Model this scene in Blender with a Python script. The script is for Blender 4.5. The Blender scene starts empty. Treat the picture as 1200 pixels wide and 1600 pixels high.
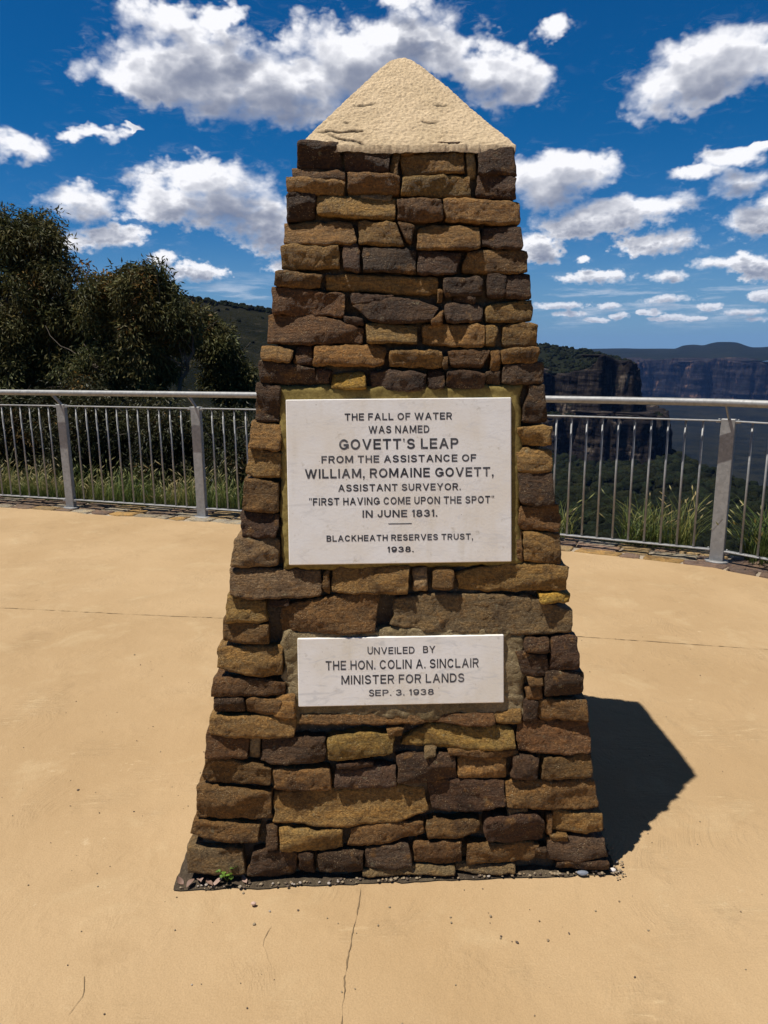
import bpy, math, random
import numpy as np
from mathutils import Matrix, Vector, Euler

rad = math.radians
sc = bpy.context.scene
COL = sc.collection

# ------------------------------------------------------------------ camera
cam_d = bpy.data.cameras.new("camera")
cam_d.sensor_fit = 'VERTICAL'
cam_d.sensor_height = 36.0
cam_d.sensor_width = 27.0
cam_d.lens = 36.0 * 1164 / 1600
cam_d.clip_start = 0.05
cam_d.clip_end = 60000
cam = bpy.data.objects.new("camera", cam_d)
COL.objects.link(cam)
cam.matrix_world = (Matrix.Translation((0, 0, 1.6))
                    @ (Matrix.Rotation(rad(90 - 12.2), 4, 'X') @ Matrix.Rotation(rad(-0.5), 4, 'Z')))
sc.camera = cam

# ------------------------------------------------------------------ sun, sky, exposure
SUN_STRENGTH = 5.0
SKY_STRENGTH = 0.05
sun_vec = Vector((-0.793, -0.21, 2.185)).normalized()          # towards the sun
sun_el = math.asin(sun_vec.z)
sun_az = math.atan2(sun_vec.x, sun_vec.y)                      # clockwise from +Y
sun_d = bpy.data.lights.new("sun", 'SUN')
sun_d.energy = SUN_STRENGTH
sun_d.angle = rad(0.5)
sun_d.color = (1.0, 0.955, 0.88)
sun = bpy.data.objects.new("sun", sun_d)
COL.objects.link(sun)
sun.rotation_euler = sun_vec.to_track_quat('Z', 'Y').to_euler()
sun.location = (0, 0, 30)

sc.view_settings.view_transform = 'Standard'
sc.view_settings.look = 'None'
sc.view_settings.exposure = 0.12
sc.view_settings.gamma = 1.0
sc.cycles.use_denoising = True
sc.cycles.max_bounces = 8
sc.cycles.diffuse_bounces = 3
sc.cycles.glossy_bounces = 3
sc.cycles.transparent_max_bounces = 8
sc.cycles.volume_bounces = 0

CLOUDS = [(-0.276,0.313,0.0719,0.0384),(-0.203,0.308,0.097,0.0431),(-0.112,0.312,0.0999,0.0461),(-0.026,0.332,0.1006,0.049),(0.036,0.347,0.0848,0.0382),(0.082,0.342,0.0577,0.0297),(0.16,0.305,0.0518,0.0269),(0.125,0.316,0.046,0.0368),(-0.244,0.356,0.0615,0.0249),(-0.189,0.368,0.0407,0.0177),(-0.129,0.285,0.0963,0.025),(0.021,0.386,0.0459,0.0082),(0.366,0.297,0.0762,0.0366),(0.408,0.306,0.0622,0.0344),(0.322,0.286,0.0388,0.0264),(0.44,0.308,0.0509,0.0292),(0.206,0.356,0.0236,0.0131),(-0.421,0.228,0.0343,0.0167),(-0.338,0.246,0.0317,0.0085),(-0.367,0.241,0.0172,0.0071),(-0.297,0.251,0.0145,0.0053),(-0.48,0.216,0.0375,0.0189),(-0.21,0.201,0.0956,0.0268),(-0.196,0.173,0.0891,0.0326),(-0.257,0.178,0.0565,0.0249),(-0.154,0.159,0.0474,0.0295),(-0.139,0.135,0.0383,0.0196),(-0.359,0.171,0.0529,0.0221),(-0.337,0.139,0.0419,0.0157),(-0.37,0.129,0.0354,0.0142),(-0.272,0.114,0.0243,0.0096),(-0.235,0.098,0.0404,0.0136),(-0.128,0.107,0.0242,0.0092),(0.232,0.208,0.0697,0.0251),(0.202,0.187,0.0463,0.0285),(0.163,0.203,0.0468,0.0248),(0.29,0.16,0.0927,0.02),(0.351,0.168,0.0356,0.0139),(0.242,0.148,0.0574,0.0175),(0.374,0.198,0.0347,0.0121),(0.41,0.212,0.0369,0.0144),(0.439,0.218,0.0163,0.0064),(0.333,0.123,0.051,0.0159),(0.36,0.129,0.0257,0.0143),(0.205,0.115,0.0251,0.0136),(0.196,0.129,0.0314,0.015),(0.268,0.087,0.0459,0.0091),(0.355,0.085,0.0232,0.0074),(0.251,0.106,0.0092,0.0052),(0.429,0.18,0.0366,0.0173),(0.442,0.141,0.0398,0.0205),(0.464,0.153,0.0323,0.0201),(0.406,0.097,0.0291,0.0086),(0.436,0.097,0.0303,0.012),(0.457,0.089,0.0331,0.0155),(0.456,0.059,0.0214,0.0079),(0.482,0.066,0.026,0.0098),(0.352,0.058,0.0307,0.0067),(0.223,0.055,0.0355,0.0055),(0.239,0.044,0.0236,0.0047),(0.297,0.041,0.0152,0.0046),(0.334,0.044,0.0163,0.0046),(0.357,0.036,0.0234,0.0045),(0.403,0.048,0.0183,0.0044),(0.438,0.041,0.0273,0.0051),(0.386,0.035,0.0179,0.0037),(0.285,0.052,0.0168,0.0046),(0.452,0.032,0.0202,0.0036),(0.27,0.036,0.0193,0.0039),(-0.584,0.254,0.0872,0.0343),(-0.575,0.117,0.0687,0.0226),(-0.695,0.176,0.0706,0.031),(-0.789,0.232,0.0774,0.0343),(0.595,0.215,0.0761,0.0323),(0.636,0.103,0.0636,0.0218),(0.748,0.148,0.0694,0.0329),(0.833,0.211,0.0713,0.0333),(-0.285,0.457,0.1369,0.0304),(0.225,0.485,0.154,0.0344)]


class NT:
    """small helper to wire shader nodes"""
    def __init__(self, tree):
        self.t = tree
        self.n = tree.nodes
        self.l = tree.links

    def put(self, sock, v):
        if v is None:
            return
        if hasattr(v, 'is_output'):
            self.l.new(v, sock)
        else:
            sock.default_value = v

    def math(self, op, a, b=None, c=None, clamp=False):
        nd = self.n.new('ShaderNodeMath')
        nd.operation = op
        nd.use_clamp = clamp
        for i, v in enumerate((a, b, c)):
            self.put(nd.inputs[i], v)
        return nd.outputs[0]

    def vec(self, op, a, b=None, c=None, scale=None):
        nd = self.n.new('ShaderNodeVectorMath')
        nd.operation = op
        for i, v in enumerate((a, b, c)):
            if v is not None:
                self.put(nd.inputs[i], v)
        if scale is not None:
            self.put(nd.inputs['Scale'], scale)
        return nd.outputs['Value'] if op in ('LENGTH', 'DOT_PRODUCT', 'DISTANCE') else nd.outputs['Vector']

    def noise(self, vec, scale, detail=5, rough=0.55, lac=2.0, dist=0.0, dim='3D', color=False):
        nd = self.n.new('ShaderNodeTexNoise')
        nd.noise_dimensions = dim
        self.put(nd.inputs['Vector'], vec)
        self.put(nd.inputs['Scale'], scale)
        self.put(nd.inputs['Detail'], detail)
        self.put(nd.inputs['Roughness'], rough)
        self.put(nd.inputs['Lacunarity'], lac)
        self.put(nd.inputs['Distortion'], dist)
        return nd.outputs['Color'] if color else nd.outputs['Fac']

    def voronoi(self, vec, scale, feature='F1', out='Distance', rand=1.0):
        nd = self.n.new('ShaderNodeTexVoronoi')
        nd.feature = feature
        self.put(nd.inputs['Vector'], vec)
        self.put(nd.inputs['Scale'], scale)
        self.put(nd.inputs['Randomness'], rand)
        return nd.outputs[out]

    def smooth(self, v, a, b, lo=0.0, hi=1.0):
        nd = self.n.new('ShaderNodeMapRange')
        nd.interpolation_type = 'SMOOTHSTEP'
        self.put(nd.inputs['Value'], v)
        self.put(nd.inputs['From Min'], a)
        self.put(nd.inputs['From Max'], b)
        self.put(nd.inputs['To Min'], lo)
        self.put(nd.inputs['To Max'], hi)
        return nd.outputs['Result']

    def mix(self, f, a, b, mode='MIX'):
        nd = self.n.new('ShaderNodeMix')
        nd.data_type = 'RGBA'
        nd.blend_type = mode
        self.put(nd.inputs[0], f)
        for i, v in ((6, a), (7, b)):
            if isinstance(v, tuple) and len(v) == 3:
                v = v + (1.0,)
            self.put(nd.inputs[i], v)
        return nd.outputs[2]

    def xyz(self, x, y, z):
        nd = self.n.new('ShaderNodeCombineXYZ')
        for i, v in enumerate((x, y, z)):
            self.put(nd.inputs[i], v)
        return nd.outputs[0]

    def sep(self, v):
        nd = self.n.new('ShaderNodeSeparateXYZ')
        self.put(nd.inputs[0], v)
        return nd.outputs

    def coord(self, name='Object'):
        return self.n.new('ShaderNodeTexCoord').outputs[name]

    def pos(self):
        return self.n.new('ShaderNodeNewGeometry').outputs['Position']

    def attr(self, name, out='Color'):
        nd = self.n.new('ShaderNodeAttribute')
        nd.attribute_name = name
        return nd.outputs[out]

    def bump(self, h, strength, dist, normal=None):
        nd = self.n.new('ShaderNodeBump')
        self.put(nd.inputs['Strength'], strength)
        self.put(nd.inputs['Distance'], dist)
        self.put(nd.inputs['Height'], h)
        self.put(nd.inputs['Normal'], normal)
        return nd.outputs[0]


def make_world():
    w = bpy.data.worlds.new("World")
    sc.world = w
    w.use_nodes = True
    w.cycles.sampling_method = 'MANUAL'
    w.cycles.sample_map_resolution = 256
    t = w.node_tree
    t.nodes.clear()
    g = NT(t)
    out = t.nodes.new('ShaderNodeOutputWorld')
    bg = t.nodes.new('ShaderNodeBackground')
    bg.inputs['Strength'].default_value = SKY_STRENGTH
    g.l.new(bg.outputs[0], out.inputs['Surface'])
    sky = t.nodes.new('ShaderNodeTexSky')
    sky.sky_type = 'NISHITA'
    sky.sun_disc = False
    sky.sun_elevation = sun_el
    sky.sun_rotation = sun_az
    sky.altitude = 1000
    sky.air_density = 1.0
    sky.dust_density = 0.3
    sky.ozone_density = 2.0
    K = 1.0 / SKY_STRENGTH
    d = g.coord('Generated')
    x, y, z = g.sep(d)[:]
    az = g.math('ARCTAN2', x, y)
    el = g.math('ARCSINE', z)
    # clouds: a field of soft lobes in the sky's own azimuth and altitude, broken up by fractal noise
    low = g.smooth(el, 0.03, 0.24)

    def puffs(p, scale, detail):
        """rounded heads with creases between, like a cumulus"""
        nd = t.nodes.new('ShaderNodeTexVoronoi')
        nd.feature = 'F1'
        nd.normalize = True
        g.put(nd.inputs['Vector'], p)
        nd.inputs['Scale'].default_value = scale
        nd.inputs['Detail'].default_value = detail
        nd.inputs['Roughness'].default_value = 0.48
        nd.inputs['Lacunarity'].default_value = 2.1
        return g.math('SUBTRACT', 1.0, nd.outputs['Distance'])

    def grain(az, el, detail):
        p = g.xyz(az, g.math('MULTIPLY', el, 1.45), 0.0)
        wp = g.vec('SCALE', g.vec('SUBTRACT', g.noise(p, 30.0, 3, 0.6, color=True), (0.5, 0.5, 0.5)), scale=g.math('MULTIPLY_ADD', low, 0.022, 0.006))
        q = g.vec('ADD', p, wp)
        hi = g.math('MULTIPLY_ADD', g.noise(p, 15.0, detail, 0.53), 0.52, g.math('MULTIPLY', puffs(q, 30.0, detail * 0.5), 0.48))
        lo = g.math('MULTIPLY_ADD', g.noise(p, 60.0, detail, 0.58), 0.52, g.math('MULTIPLY', puffs(q, 115.0, detail * 0.5), 0.48))
        return g.math('MULTIPLY_ADD', g.math('SUBTRACT', hi, lo), low, lo)

    def lobes(az, el):
        p = g.xyz(az, g.math('MULTIPLY', el, 1.45), 0.0)
        wn = g.noise(p, 26.0, 3, 0.6, color=True)
        wv = g.vec('SCALE', g.vec('SUBTRACT', wn, (0.5, 0.5, 0.5)), scale=g.math('MULTIPLY_ADD', low, 0.035, 0.008))
        q = g.vec('ADD', g.xyz(az, el, 0.0), wv)
        qs = g.sep(q)
        q = g.xyz(qs[0], qs[1], 0.0)
        f = None
        for (a, e, ra, re) in CLOUDS:
            s = (1 / ra, 1 / re, 0.0)
            o = (-a / ra, -e / re, 0.0)
            ln = g.vec('LENGTH', g.vec('MULTIPLY_ADD', q, s, o))
            f = ln if f is None else g.math('SMOOTH_MIN', f, ln, 0.3)
        return g.math('SUBTRACT', 1.0, f)

    NB = 0.62
    A = 2.9
    st = g.math('MULTIPLY_ADD', low, 0.017, 0.0034)
    n0 = grain(az, el, 5)
    d0 = lobes(az, el)
    f0 = g.math('ADD', g.math('MULTIPLY_ADD', g.math('SUBTRACT', n0, NB), A, d0), 0.06)
    soft = g.noise(g.xyz(az, g.math('MULTIPLY', el, 2.2), 3.0), 9.0, 3, 0.6)
    alpha = g.smooth(f0, -0.12, g.math('MULTIPLY_ADD', g.smooth(soft, 0.40, 0.68), 0.50, 0.34))
    wz = g.noise(g.xyz(g.math('MULTIPLY', az, 1.0), g.math('MULTIPLY', el, 2.6), 7.0), 34.0, 6, 0.66, dist=0.8)
    wisp = g.math('MULTIPLY', g.smooth(f0, -0.75, 0.25), g.smooth(wz, 0.50, 0.72))
    alpha = g.math('MAXIMUM', alpha, g.math('MULTIPLY', wisp, 0.12))
    vz = g.noise(g.xyz(g.math('MULTIPLY', az, 9.0), g.math('MULTIPLY', el, 70.0), 1.0), 1.0, 6, 0.62)
    veil = g.math('MULTIPLY', g.smooth(vz, 0.48, 0.70), g.math('MULTIPLY', g.smooth(el, 0.015, 0.035), g.smooth(el, 0.060, 0.11, 1.0, 0.0)))
    alpha = g.math('MAXIMUM', alpha, g.math('MULTIPLY', veil, 0.5))
    # how much cloud lies between this point and the high sun on the left
    a1, e1 = g.math('SUBTRACT', az, g.math('MULTIPLY', st, 0.5)), g.math('ADD', el, st)
    a2, e2 = g.math('SUBTRACT', az, st), g.math('ADD', el, g.math('MULTIPLY', st, 2.2))
    n1 = grain(a1, e1, 3)
    nn = g.math('SUBTRACT', n1, NB)
    s1 = g.math('MAXIMUM', g.math('MULTIPLY_ADD', nn, A * 1.25, lobes(a1, e1)), 0.0)
    s2 = g.math('MAXIMUM', g.math('MULTIPLY_ADD', nn, A * 0.5, lobes(a2, e2)), 0.0)
    lit = g.math('EXPONENT', g.math('MULTIPLY', g.math('ADD', s1, g.math('MULTIPLY', s2, 1.25)), -1.55))
    lit = g.math('ADD', lit, g.smooth(f0, 0.05, 0.60, 0.30, 0.0), clamp=True)
    white = (0.93 * K, 0.93 * K, 0.96 * K, 1)
    grey = (0.175 * K, 0.205 * K, 0.295 * K, 1)
    ccol = g.mix(lit, grey, white)
    # low clouds sink into the pale air near the horizon
    ccol = g.mix(g.smooth(el, 0.0, 0.12, 0.55, 0.0), ccol, (0.38 * K, 0.46 * K, 0.60 * K, 1))
    hs = t.nodes.new('ShaderNodeHueSaturation')
    hs.inputs['Saturation'].default_value = 1.18
    hs.inputs['Value'].default_value = 1.0
    g.l.new(sky.outputs[0], hs.inputs['Color'])
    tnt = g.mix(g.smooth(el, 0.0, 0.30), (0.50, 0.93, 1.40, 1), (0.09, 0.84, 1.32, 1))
    tnt = g.mix(g.smooth(el, 0.45, 0.75), tnt, (0.85, 0.62, 0.52, 1))  # unseen overhead sky, tinted warm to take the blue out of ground shadows
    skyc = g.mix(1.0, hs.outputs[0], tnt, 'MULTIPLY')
    skyc = g.mix(g.smooth(el, -0.02, 0.16, 0.85, 0.0), skyc, (0.165 * K, 0.30 * K, 0.50 * K, 1))
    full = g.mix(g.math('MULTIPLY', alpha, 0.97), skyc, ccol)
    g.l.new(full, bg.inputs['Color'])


make_world()

# ------------------------------------------------------------------ numeric helpers
def _hash(ix, iy, iz, seed):
    h = (ix.astype(np.int64) * 374761393 + iy.astype(np.int64) * 668265263 + iz.astype(np.int64) * 2147483647 // 3
         + seed * 974711) & 0xFFFFFFFF
    h = ((h ^ (h >> 13)) * 1274126177) & 0xFFFFFFFF
    h = ((h ^ (h >> 16)) * 2246822519) & 0xFFFFFFFF
    return ((h ^ (h >> 15)) & 0xFFFF) / 65535.0


def vnoise(p, seed=0):
    """value noise in 0..1 for an (n,3) array"""
    p = np.asarray(p, float)
    i = np.floor(p).astype(np.int64)
    f = p - i
    f = f * f * f * (f * (f * 6 - 15) + 10)
    r = 0
    for dx in (0, 1):
        wx = f[:, 0] if dx else 1 - f[:, 0]
        for dy in (0, 1):
            wy = f[:, 1] if dy else 1 - f[:, 1]
            for dz in (0, 1):
                wz = f[:, 2] if dz else 1 - f[:, 2]
                r = r + wx * wy * wz * _hash(i[:, 0] + dx, i[:, 1] + dy, i[:, 2] + dz, seed)
    return r


def fbm(p, octaves=4, rough=0.5, seed=0):
    """fractal noise, about -1..1"""
    p = np.asarray(p, float)
    a, s, t = 1.0, 0.0, 0.0
    for o in range(octaves):
        s = s + a * (vnoise(p * (2.03 ** o) + 17.3 * o, seed + o * 7) * 2 - 1)
        t += a
        a *= rough
    return s / t * 1.5


def sstep(x, a, b):
    t = np.clip((x - a) / (b - a), 0, 1)
    return t * t * (3 - 2 * t)


def new_mesh(name, v, faces, mat=None, parent=None, smooth=True, color=None, colname='tint'):
    """v (n,3); faces: list of index arrays, each (m,3) or (m,4)"""
    me = bpy.data.meshes.new(name)
    v = np.asarray(v, dtype=np.float32)
    if isinstance(faces, np.ndarray):
        faces = [faces]
    faces = [np.asarray(f, dtype=np.int32) for f in faces if len(f)]
    me.vertices.add(len(v))
    me.vertices.foreach_set('co', v.ravel())
    loops = np.concatenate([f.ravel() for f in faces])
    cnt = np.concatenate([np.full(len(f), f.shape[1], np.int32) for f in faces])
    st = np.concatenate([[0], np.cumsum(cnt)[:-1]]).astype(np.int32)
    me.loops.add(len(loops))
    me.loops.foreach_set('vertex_index', loops)
    me.polygons.add(len(cnt))
    me.polygons.foreach_set('loop_start', st)
    me.polygons.foreach_set('loop_total', cnt)
    me.polygons.foreach_set('use_smooth', np.full(len(cnt), bool(smooth)))
    me.update(calc_edges=True)
    me.validate()
    if color is not None:
        a = me.color_attributes.new(colname, 'FLOAT_COLOR', 'POINT')
        c = np.ones((len(v), 4), np.float32)
        c[:, :3] = color
        a.data.foreach_set('color', c.ravel())
    if mat:
        me.materials.append(mat)
    o = bpy.data.objects.new(name, me)
    COL.objects.link(o)
    if parent:
        o.parent = parent
    return o


class Soup:
    """collects pieces (vertices, faces, colour) into one mesh"""
    def __init__(self):
        self.v, self.q, self.t, self.c, self.n = [], [], [], [], 0

    def add(self, v, f, col=None):
        v = np.asarray(v, float)
        f = np.asarray(f, int)
        (self.q if f.shape[1] == 4 else self.t).append(f + self.n)
        self.v.append(v)
        if col is not None:
            col = np.asarray(col, float)
            self.c.append(np.broadcast_to(col, (len(v), 3)))
        self.n += len(v)

    def build(self, name, mat=None, parent=None, smooth=True):
        fs = []
        if self.q:
            fs.append(np.concatenate(self.q))
        if self.t:
            fs.append(np.concatenate(self.t))
        return new_mesh(name, np.concatenate(self.v), fs, mat, parent, smooth,
                        np.concatenate(self.c) if self.c else None)


def grid_faces(n, m, closed=False, flip=False):
    """n rows of m points"""
    r, c = np.meshgrid(np.arange(n - 1), np.arange(m if closed else m - 1), indexing='ij')
    r, c = r.ravel(), c.ravel()
    c2 = (c + 1) % m
    f = np.stack([r * m + c, r * m + c2, (r + 1) * m + c2, (r + 1) * m + c], 1)
    return f[:, ::-1] if flip else f


def box(x0, x1, y0, y1, z0, z1):
    v = np.array([(x, y, z) for z in (z0, z1) for y in (y0, y1) for x in (x0, x1)], float)
    f = np.array([(0, 2, 3, 1), (4, 5, 7, 6), (0, 1, 5, 4), (2, 6, 7, 3), (0, 4, 6, 2), (1, 3, 7, 5)])
    return v, f


def bevel_box(x0, x1, y0, y1, z0, z1, b):
    """box with chamfered edges"""
    v, idx = [], {}
    xs, ys, zs = (x0, x1), (y0, y1), (z0, z1)
    for i in (0, 1):
        for j in (0, 1):
            for k in (0, 1):
                sx, sy, sz = (1 - 2 * i) * b, (1 - 2 * j) * b, (1 - 2 * k) * b
                for ax, off in enumerate(((0, sy, sz), (sx, 0, sz), (sx, sy, 0))):
                    idx[(i, j, k, ax)] = len(v)
                    v.append((xs[i] + off[0], ys[j] + off[1], zs[k] + off[2]))
    q, t = [], []
    for s in (0, 1):
        q.append([idx[(s, j, k, 0)] for j, k in ((0, 0), (1, 0), (1, 1), (0, 1))][::(1 if s else -1)])
        q.append([idx[(i, s, k, 1)] for i, k in ((0, 0), (1, 0), (1, 1), (0, 1))][::(-1 if s else 1)])
        q.append([idx[(i, j, s, 2)] for i, j in ((0, 0), (1, 0), (1, 1), (0, 1))][::(1 if s else -1)])
    for a in (0, 1):
        for b_ in (0, 1):
            q.append([idx[(0, a, b_, 1)], idx[(1, a, b_, 1)], idx[(1, a, b_, 2)], idx[(0, a, b_, 2)]])
            q.append([idx[(a, 0, b_, 0)], idx[(a, 1, b_, 0)], idx[(a, 1, b_, 2)], idx[(a, 0, b_, 2)]])
            q.append([idx[(a, b_, 0, 0)], idx[(a, b_, 1, 0)], idx[(a, b_, 1, 1)], idx[(a, b_, 0, 1)]])
    for i in (0, 1):
        for j in (0, 1):
            for k in (0, 1):
                t.append([idx[(i, j, k, 0)], idx[(i, j, k, 1)], idx[(i, j, k, 2)]])
    return np.array(v), np.array(q), np.array(t)


def tube(pts, radii, k=8, cap=True):
    pts = np.asarray(pts, float)
    n = len(pts)
    radii = np.broadcast_to(np.asarray(radii, float), (n,))
    tan = np.gradient(pts, axis=0)
    tan /= np.linalg.norm(tan, axis=1)[:, None] + 1e-12
    up = np.array([0, 0, 1.0]) if abs(tan[0][2]) < 0.9 else np.array([1.0, 0, 0])
    s = np.cross(tan, up)
    s /= np.linalg.norm(s, axis=1)[:, None] + 1e-12
    u = np.cross(s, tan)
    a = np.linspace(0, 2 * np.pi, k, endpoint=False)
    v = (pts[:, None] + radii[:, None, None] * (np.cos(a)[None, :, None] * s[:, None] + np.sin(a)[None, :, None] * u[:, None])).reshape(-1, 3)
    f = grid_faces(n, k, closed=True, flip=True)
    if cap:
        v = np.concatenate([v, pts[:1], pts[-1:]])
        i = np.arange(k)
        j = (i + 1) % k
        c0 = np.stack([i, j, np.full(k, n * k), np.full(k, n * k)], 1)
        c1 = np.stack([(n - 1) * k + j, (n - 1) * k + i, np.full(k, n * k + 1), np.full(k, n * k + 1)], 1)
        f = (f, np.concatenate([c0, c1])[:, :3])
    else:
        f = (f, np.zeros((0, 3), int))
    return v, f


def add_tube(sp, pts, radii, k=8, col=None):
    v, (q, t) = tube(pts, radii, k)
    n = sp.n
    sp.add(v, q, col)
    if len(t):
        sp.t.append(t + n)


def ico(sub=2):
    p = (1 + 5 ** .5) / 2
    v = [(-1, p, 0), (1, p, 0), (-1, -p, 0), (1, -p, 0), (0, -1, p), (0, 1, p), (0, -1, -p), (0, 1, -p), (p, 0, -1), (p, 0, 1), (-p, 0, -1), (-p, 0, 1)]
    v = [np.array(q, float) / np.linalg.norm(q) for q in v]
    f = [(0, 11, 5), (0, 5, 1), (0, 1, 7), (0, 7, 10), (0, 10, 11), (1, 5, 9), (5, 11, 4), (11, 10, 2), (10, 7, 6), (7, 1, 8), (3, 9, 4), (3, 4, 2), (3, 2, 6), (3, 6, 8), (3, 8, 9), (4, 9, 5), (2, 4, 11), (6, 2, 10), (8, 6, 7), (9, 8, 1)]
    for _ in range(sub):
        m, nf = {}, []
        def mid(a, b):
            k = (min(a, b), max(a, b))
            if k not in m:
                q = v[a] + v[b]
                m[k] = len(v)
                v.append(q / np.linalg.norm(q))
            return m[k]
        for a, b, c in f:
            ab, bc, ca = mid(a, b), mid(b, c), mid(c, a)
            nf += [(a, ab, ca), (b, bc, ab), (c, ca, bc), (ab, bc, ca)]
        f = nf
    return np.array(v), np.array(f)


def empty(name, loc=(0, 0, 0), rz=0.0):
    o = bpy.data.objects.new(name, None)
    o.empty_display_size = 0.2
    COL.objects.link(o)
    o.location = loc
    o.rotation_euler = (0, 0, rz)
    return o


def tag(o, label=None, cat=None, group=None, kind=None):
    for k, v in (('label', label), ('category', cat), ('group', group), ('kind', kind)):
        if v:
            o[k] = v
    return o


# ------------------------------------------------------------------ materials
def material(name):
    m = bpy.data.materials.new(name)
    m.use_nodes = True
    t = m.node_tree
    b = t.nodes['Principled BSDF']
    return m, NT(t), b


def mat_stone():
    m, g, b = material('sandstone')
    p = g.coord('Object')
    base = g.attr('tint')
    n1 = g.noise(p, 9.0, 6, 0.6)
    n2 = g.noise(p, 120.0, 5, 0.68)
    n3 = g.noise(p, 330.0, 3, 0.65)
    lay = g.noise(g.vec('MULTIPLY', p, (1, 1, 5)), 14.0, 5, 0.6, dist=0.6)
    c = g.mix(g.smooth(lay, 0.38, 0.66), base, g.mix(1.0, base, (1.35, 1.22, 0.98), 'MULTIPLY'))
    c = g.mix(g.smooth(n1, 0.52, 0.72), c, g.mix(1.0, base, (0.50, 0.45, 0.44), 'MULTIPLY'))
    # rust and lichen patches
    c = g.mix(g.math('MULTIPLY', g.smooth(g.noise(p, 23.0, 5, 0.6), 0.56, 0.70), 0.58), c, (0.26, 0.13, 0.034))
    c = g.mix(g.math('MULTIPLY', g.smooth(g.noise(p, 41.0, 4, 0.6), 0.63, 0.72), 0.5), c, (0.27, 0.24, 0.15))
    c = g.mix(g.smooth(n2, 0.25, 0.75), g.mix(1.0, c, (0.50, 0.48, 0.46), 'MULTIPLY'), g.mix(1.0, c, (1.50, 1.46, 1.36), 'MULTIPLY'))
    sp = g.smooth(g.voronoi(p, 210.0), 0.10, 0.24, 1.0, 0.0)
    c = g.mix(g.math('MULTIPLY', sp, g.smooth(g.noise(p, 37.0, 2, 0.5), 0.44, 0.60)), c, (0.60, 0.46, 0.26))
    g.put(b.inputs['Base Color'], c)
    g.put(b.inputs['Roughness'], g.math('MULTIPLY_ADD', n2, 0.5, 0.38))
    b.inputs['Specular IOR Level'].default_value = 0.28
    h = g.math('ADD', g.math('MULTIPLY', n2, 1.1), g.math('MULTIPLY', n3, 0.5))
    h = g.math('ADD', h, g.math('MULTIPLY', lay, 0.7))
    g.put(b.inputs['Normal'], g.bump(h, 1.0, 0.0120))
    return m


def mat_mortar(name, a, bcol, scale=60.0, strength=0.8, dist=0.006, grit=None, tint=False):
    m, g, b = material(name)
    p = g.coord('Object')
    n1 = g.noise(p, 6.0, 5, 0.6)
    n2 = g.noise(p, scale, 6, 0.7)
    c = g.mix(g.smooth(n1, 0.35, 0.65), a, bcol)
    c = g.mix(g.smooth(n2, 0.28, 0.72), g.mix(1.0, c, (0.72, 0.70, 0.68), 'MULTIPLY'), g.mix(1.0, c, (1.22, 1.22, 1.2), 'MULTIPLY'))
    if grit:
        v = g.voronoi(p, 150.0)
        c = g.mix(g.math('MULTIPLY', g.smooth(v, 0.12, 0.26, 1.0, 0.0), g.smooth(g.noise(p, 30.0, 2, 0.5), 0.45, 0.62)), c, grit)
    if tint:
        c = g.mix(g.math('MULTIPLY', g.smooth(g.noise(p, 11.0, 6, 0.7), 0.52, 0.70), 0.45), c, g.mix(1.0, c, (0.66, 0.62, 0.58), 'MULTIPLY'))
        c = g.mix(1.0, c, g.attr('tint'), 'MULTIPLY')
    g.put(b.inputs['Base Color'], c)
    b.inputs['Roughness'].default_value = 0.95
    b.inputs['Specular IOR Level'].default_value = 0.15
    h = g.math('ADD', n2, g.math('MULTIPLY', g.noise(p, scale * 3.5, 3, 0.6), 0.4))
    g.put(b.inputs['Normal'], g.bump(h, strength, dist))
    return m


def mat_marble(name, base, vein, warm):
    m, g, b = material(name)
    p = g.coord('Object')
    n1 = g.noise(p, 5.0, 5, 0.6)
    n2 = g.noise(g.vec('MULTIPLY', p, (1.0, 3.0, 1.0)), 12.0, 7, 0.65, dist=1.2)
    c = g.mix(g.smooth(n1, 0.35, 0.7), base, warm)
    c = g.mix(g.math('MULTIPLY', g.smooth(n2, 0.52, 0.68), 0.6), c, vein)
    c = g.mix(g.math('MULTIPLY', g.smooth(g.noise(g.vec('MULTIPLY', p, (5.0, 1.0, 1.0)), 3.0, 5, 0.6), 0.52, 0.72), 0.35), c, g.mix(1.0, c, (0.80, 0.74, 0.62), 'MULTIPLY'))
    c = g.mix(g.math('MULTIPLY', g.smooth(g.noise(p, 24.0, 6, 0.7), 0.58, 0.72), 0.5), c, (0.42, 0.35, 0.24))
    pit = g.math('MULTIPLY', g.smooth(g.voronoi(p, 38.0), 0.035, 0.075, 1.0, 0.0), g.smooth(g.noise(p, 8.0, 2, 0.5), 0.50, 0.62))
    c = g.mix(pit, c, (0.20, 0.15, 0.11))
    sc_ = g.smooth(g.noise(g.vec('MULTIPLY', p, (1.0, 6.0, 1.0)), 40.0, 3, 0.5), 0.70, 0.76)
    c = g.mix(g.math('MULTIPLY', sc_, 0.5), c, (0.40, 0.36, 0.32))
    g.put(b.inputs['Base Color'], c)
    b.inputs['Roughness'].default_value = 0.55
    b.inputs['Specular IOR Level'].default_value = 0.3
    g.put(b.inputs['Normal'], g.bump(g.math('SUBTRACT', g.noise(p, 120.0, 4, 0.6), pit), 0.25, 0.002))
    return m


def mat_simple(name, col, rough=0.6, metal=0.0, spec=0.5):
    m, g, b = material(name)
    p = g.coord('Object')
    c = g.mix(g.noise(p, 30.0, 4, 0.6), tuple(v * 0.8 for v in col), tuple(v * 1.2 for v in col))
    g.put(b.inputs['Base Color'], c)
    b.inputs['Roughness'].default_value = rough
    b.inputs['Metallic'].default_value = metal
    b.inputs['Specular IOR Level'].default_value = spec
    return m


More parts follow.
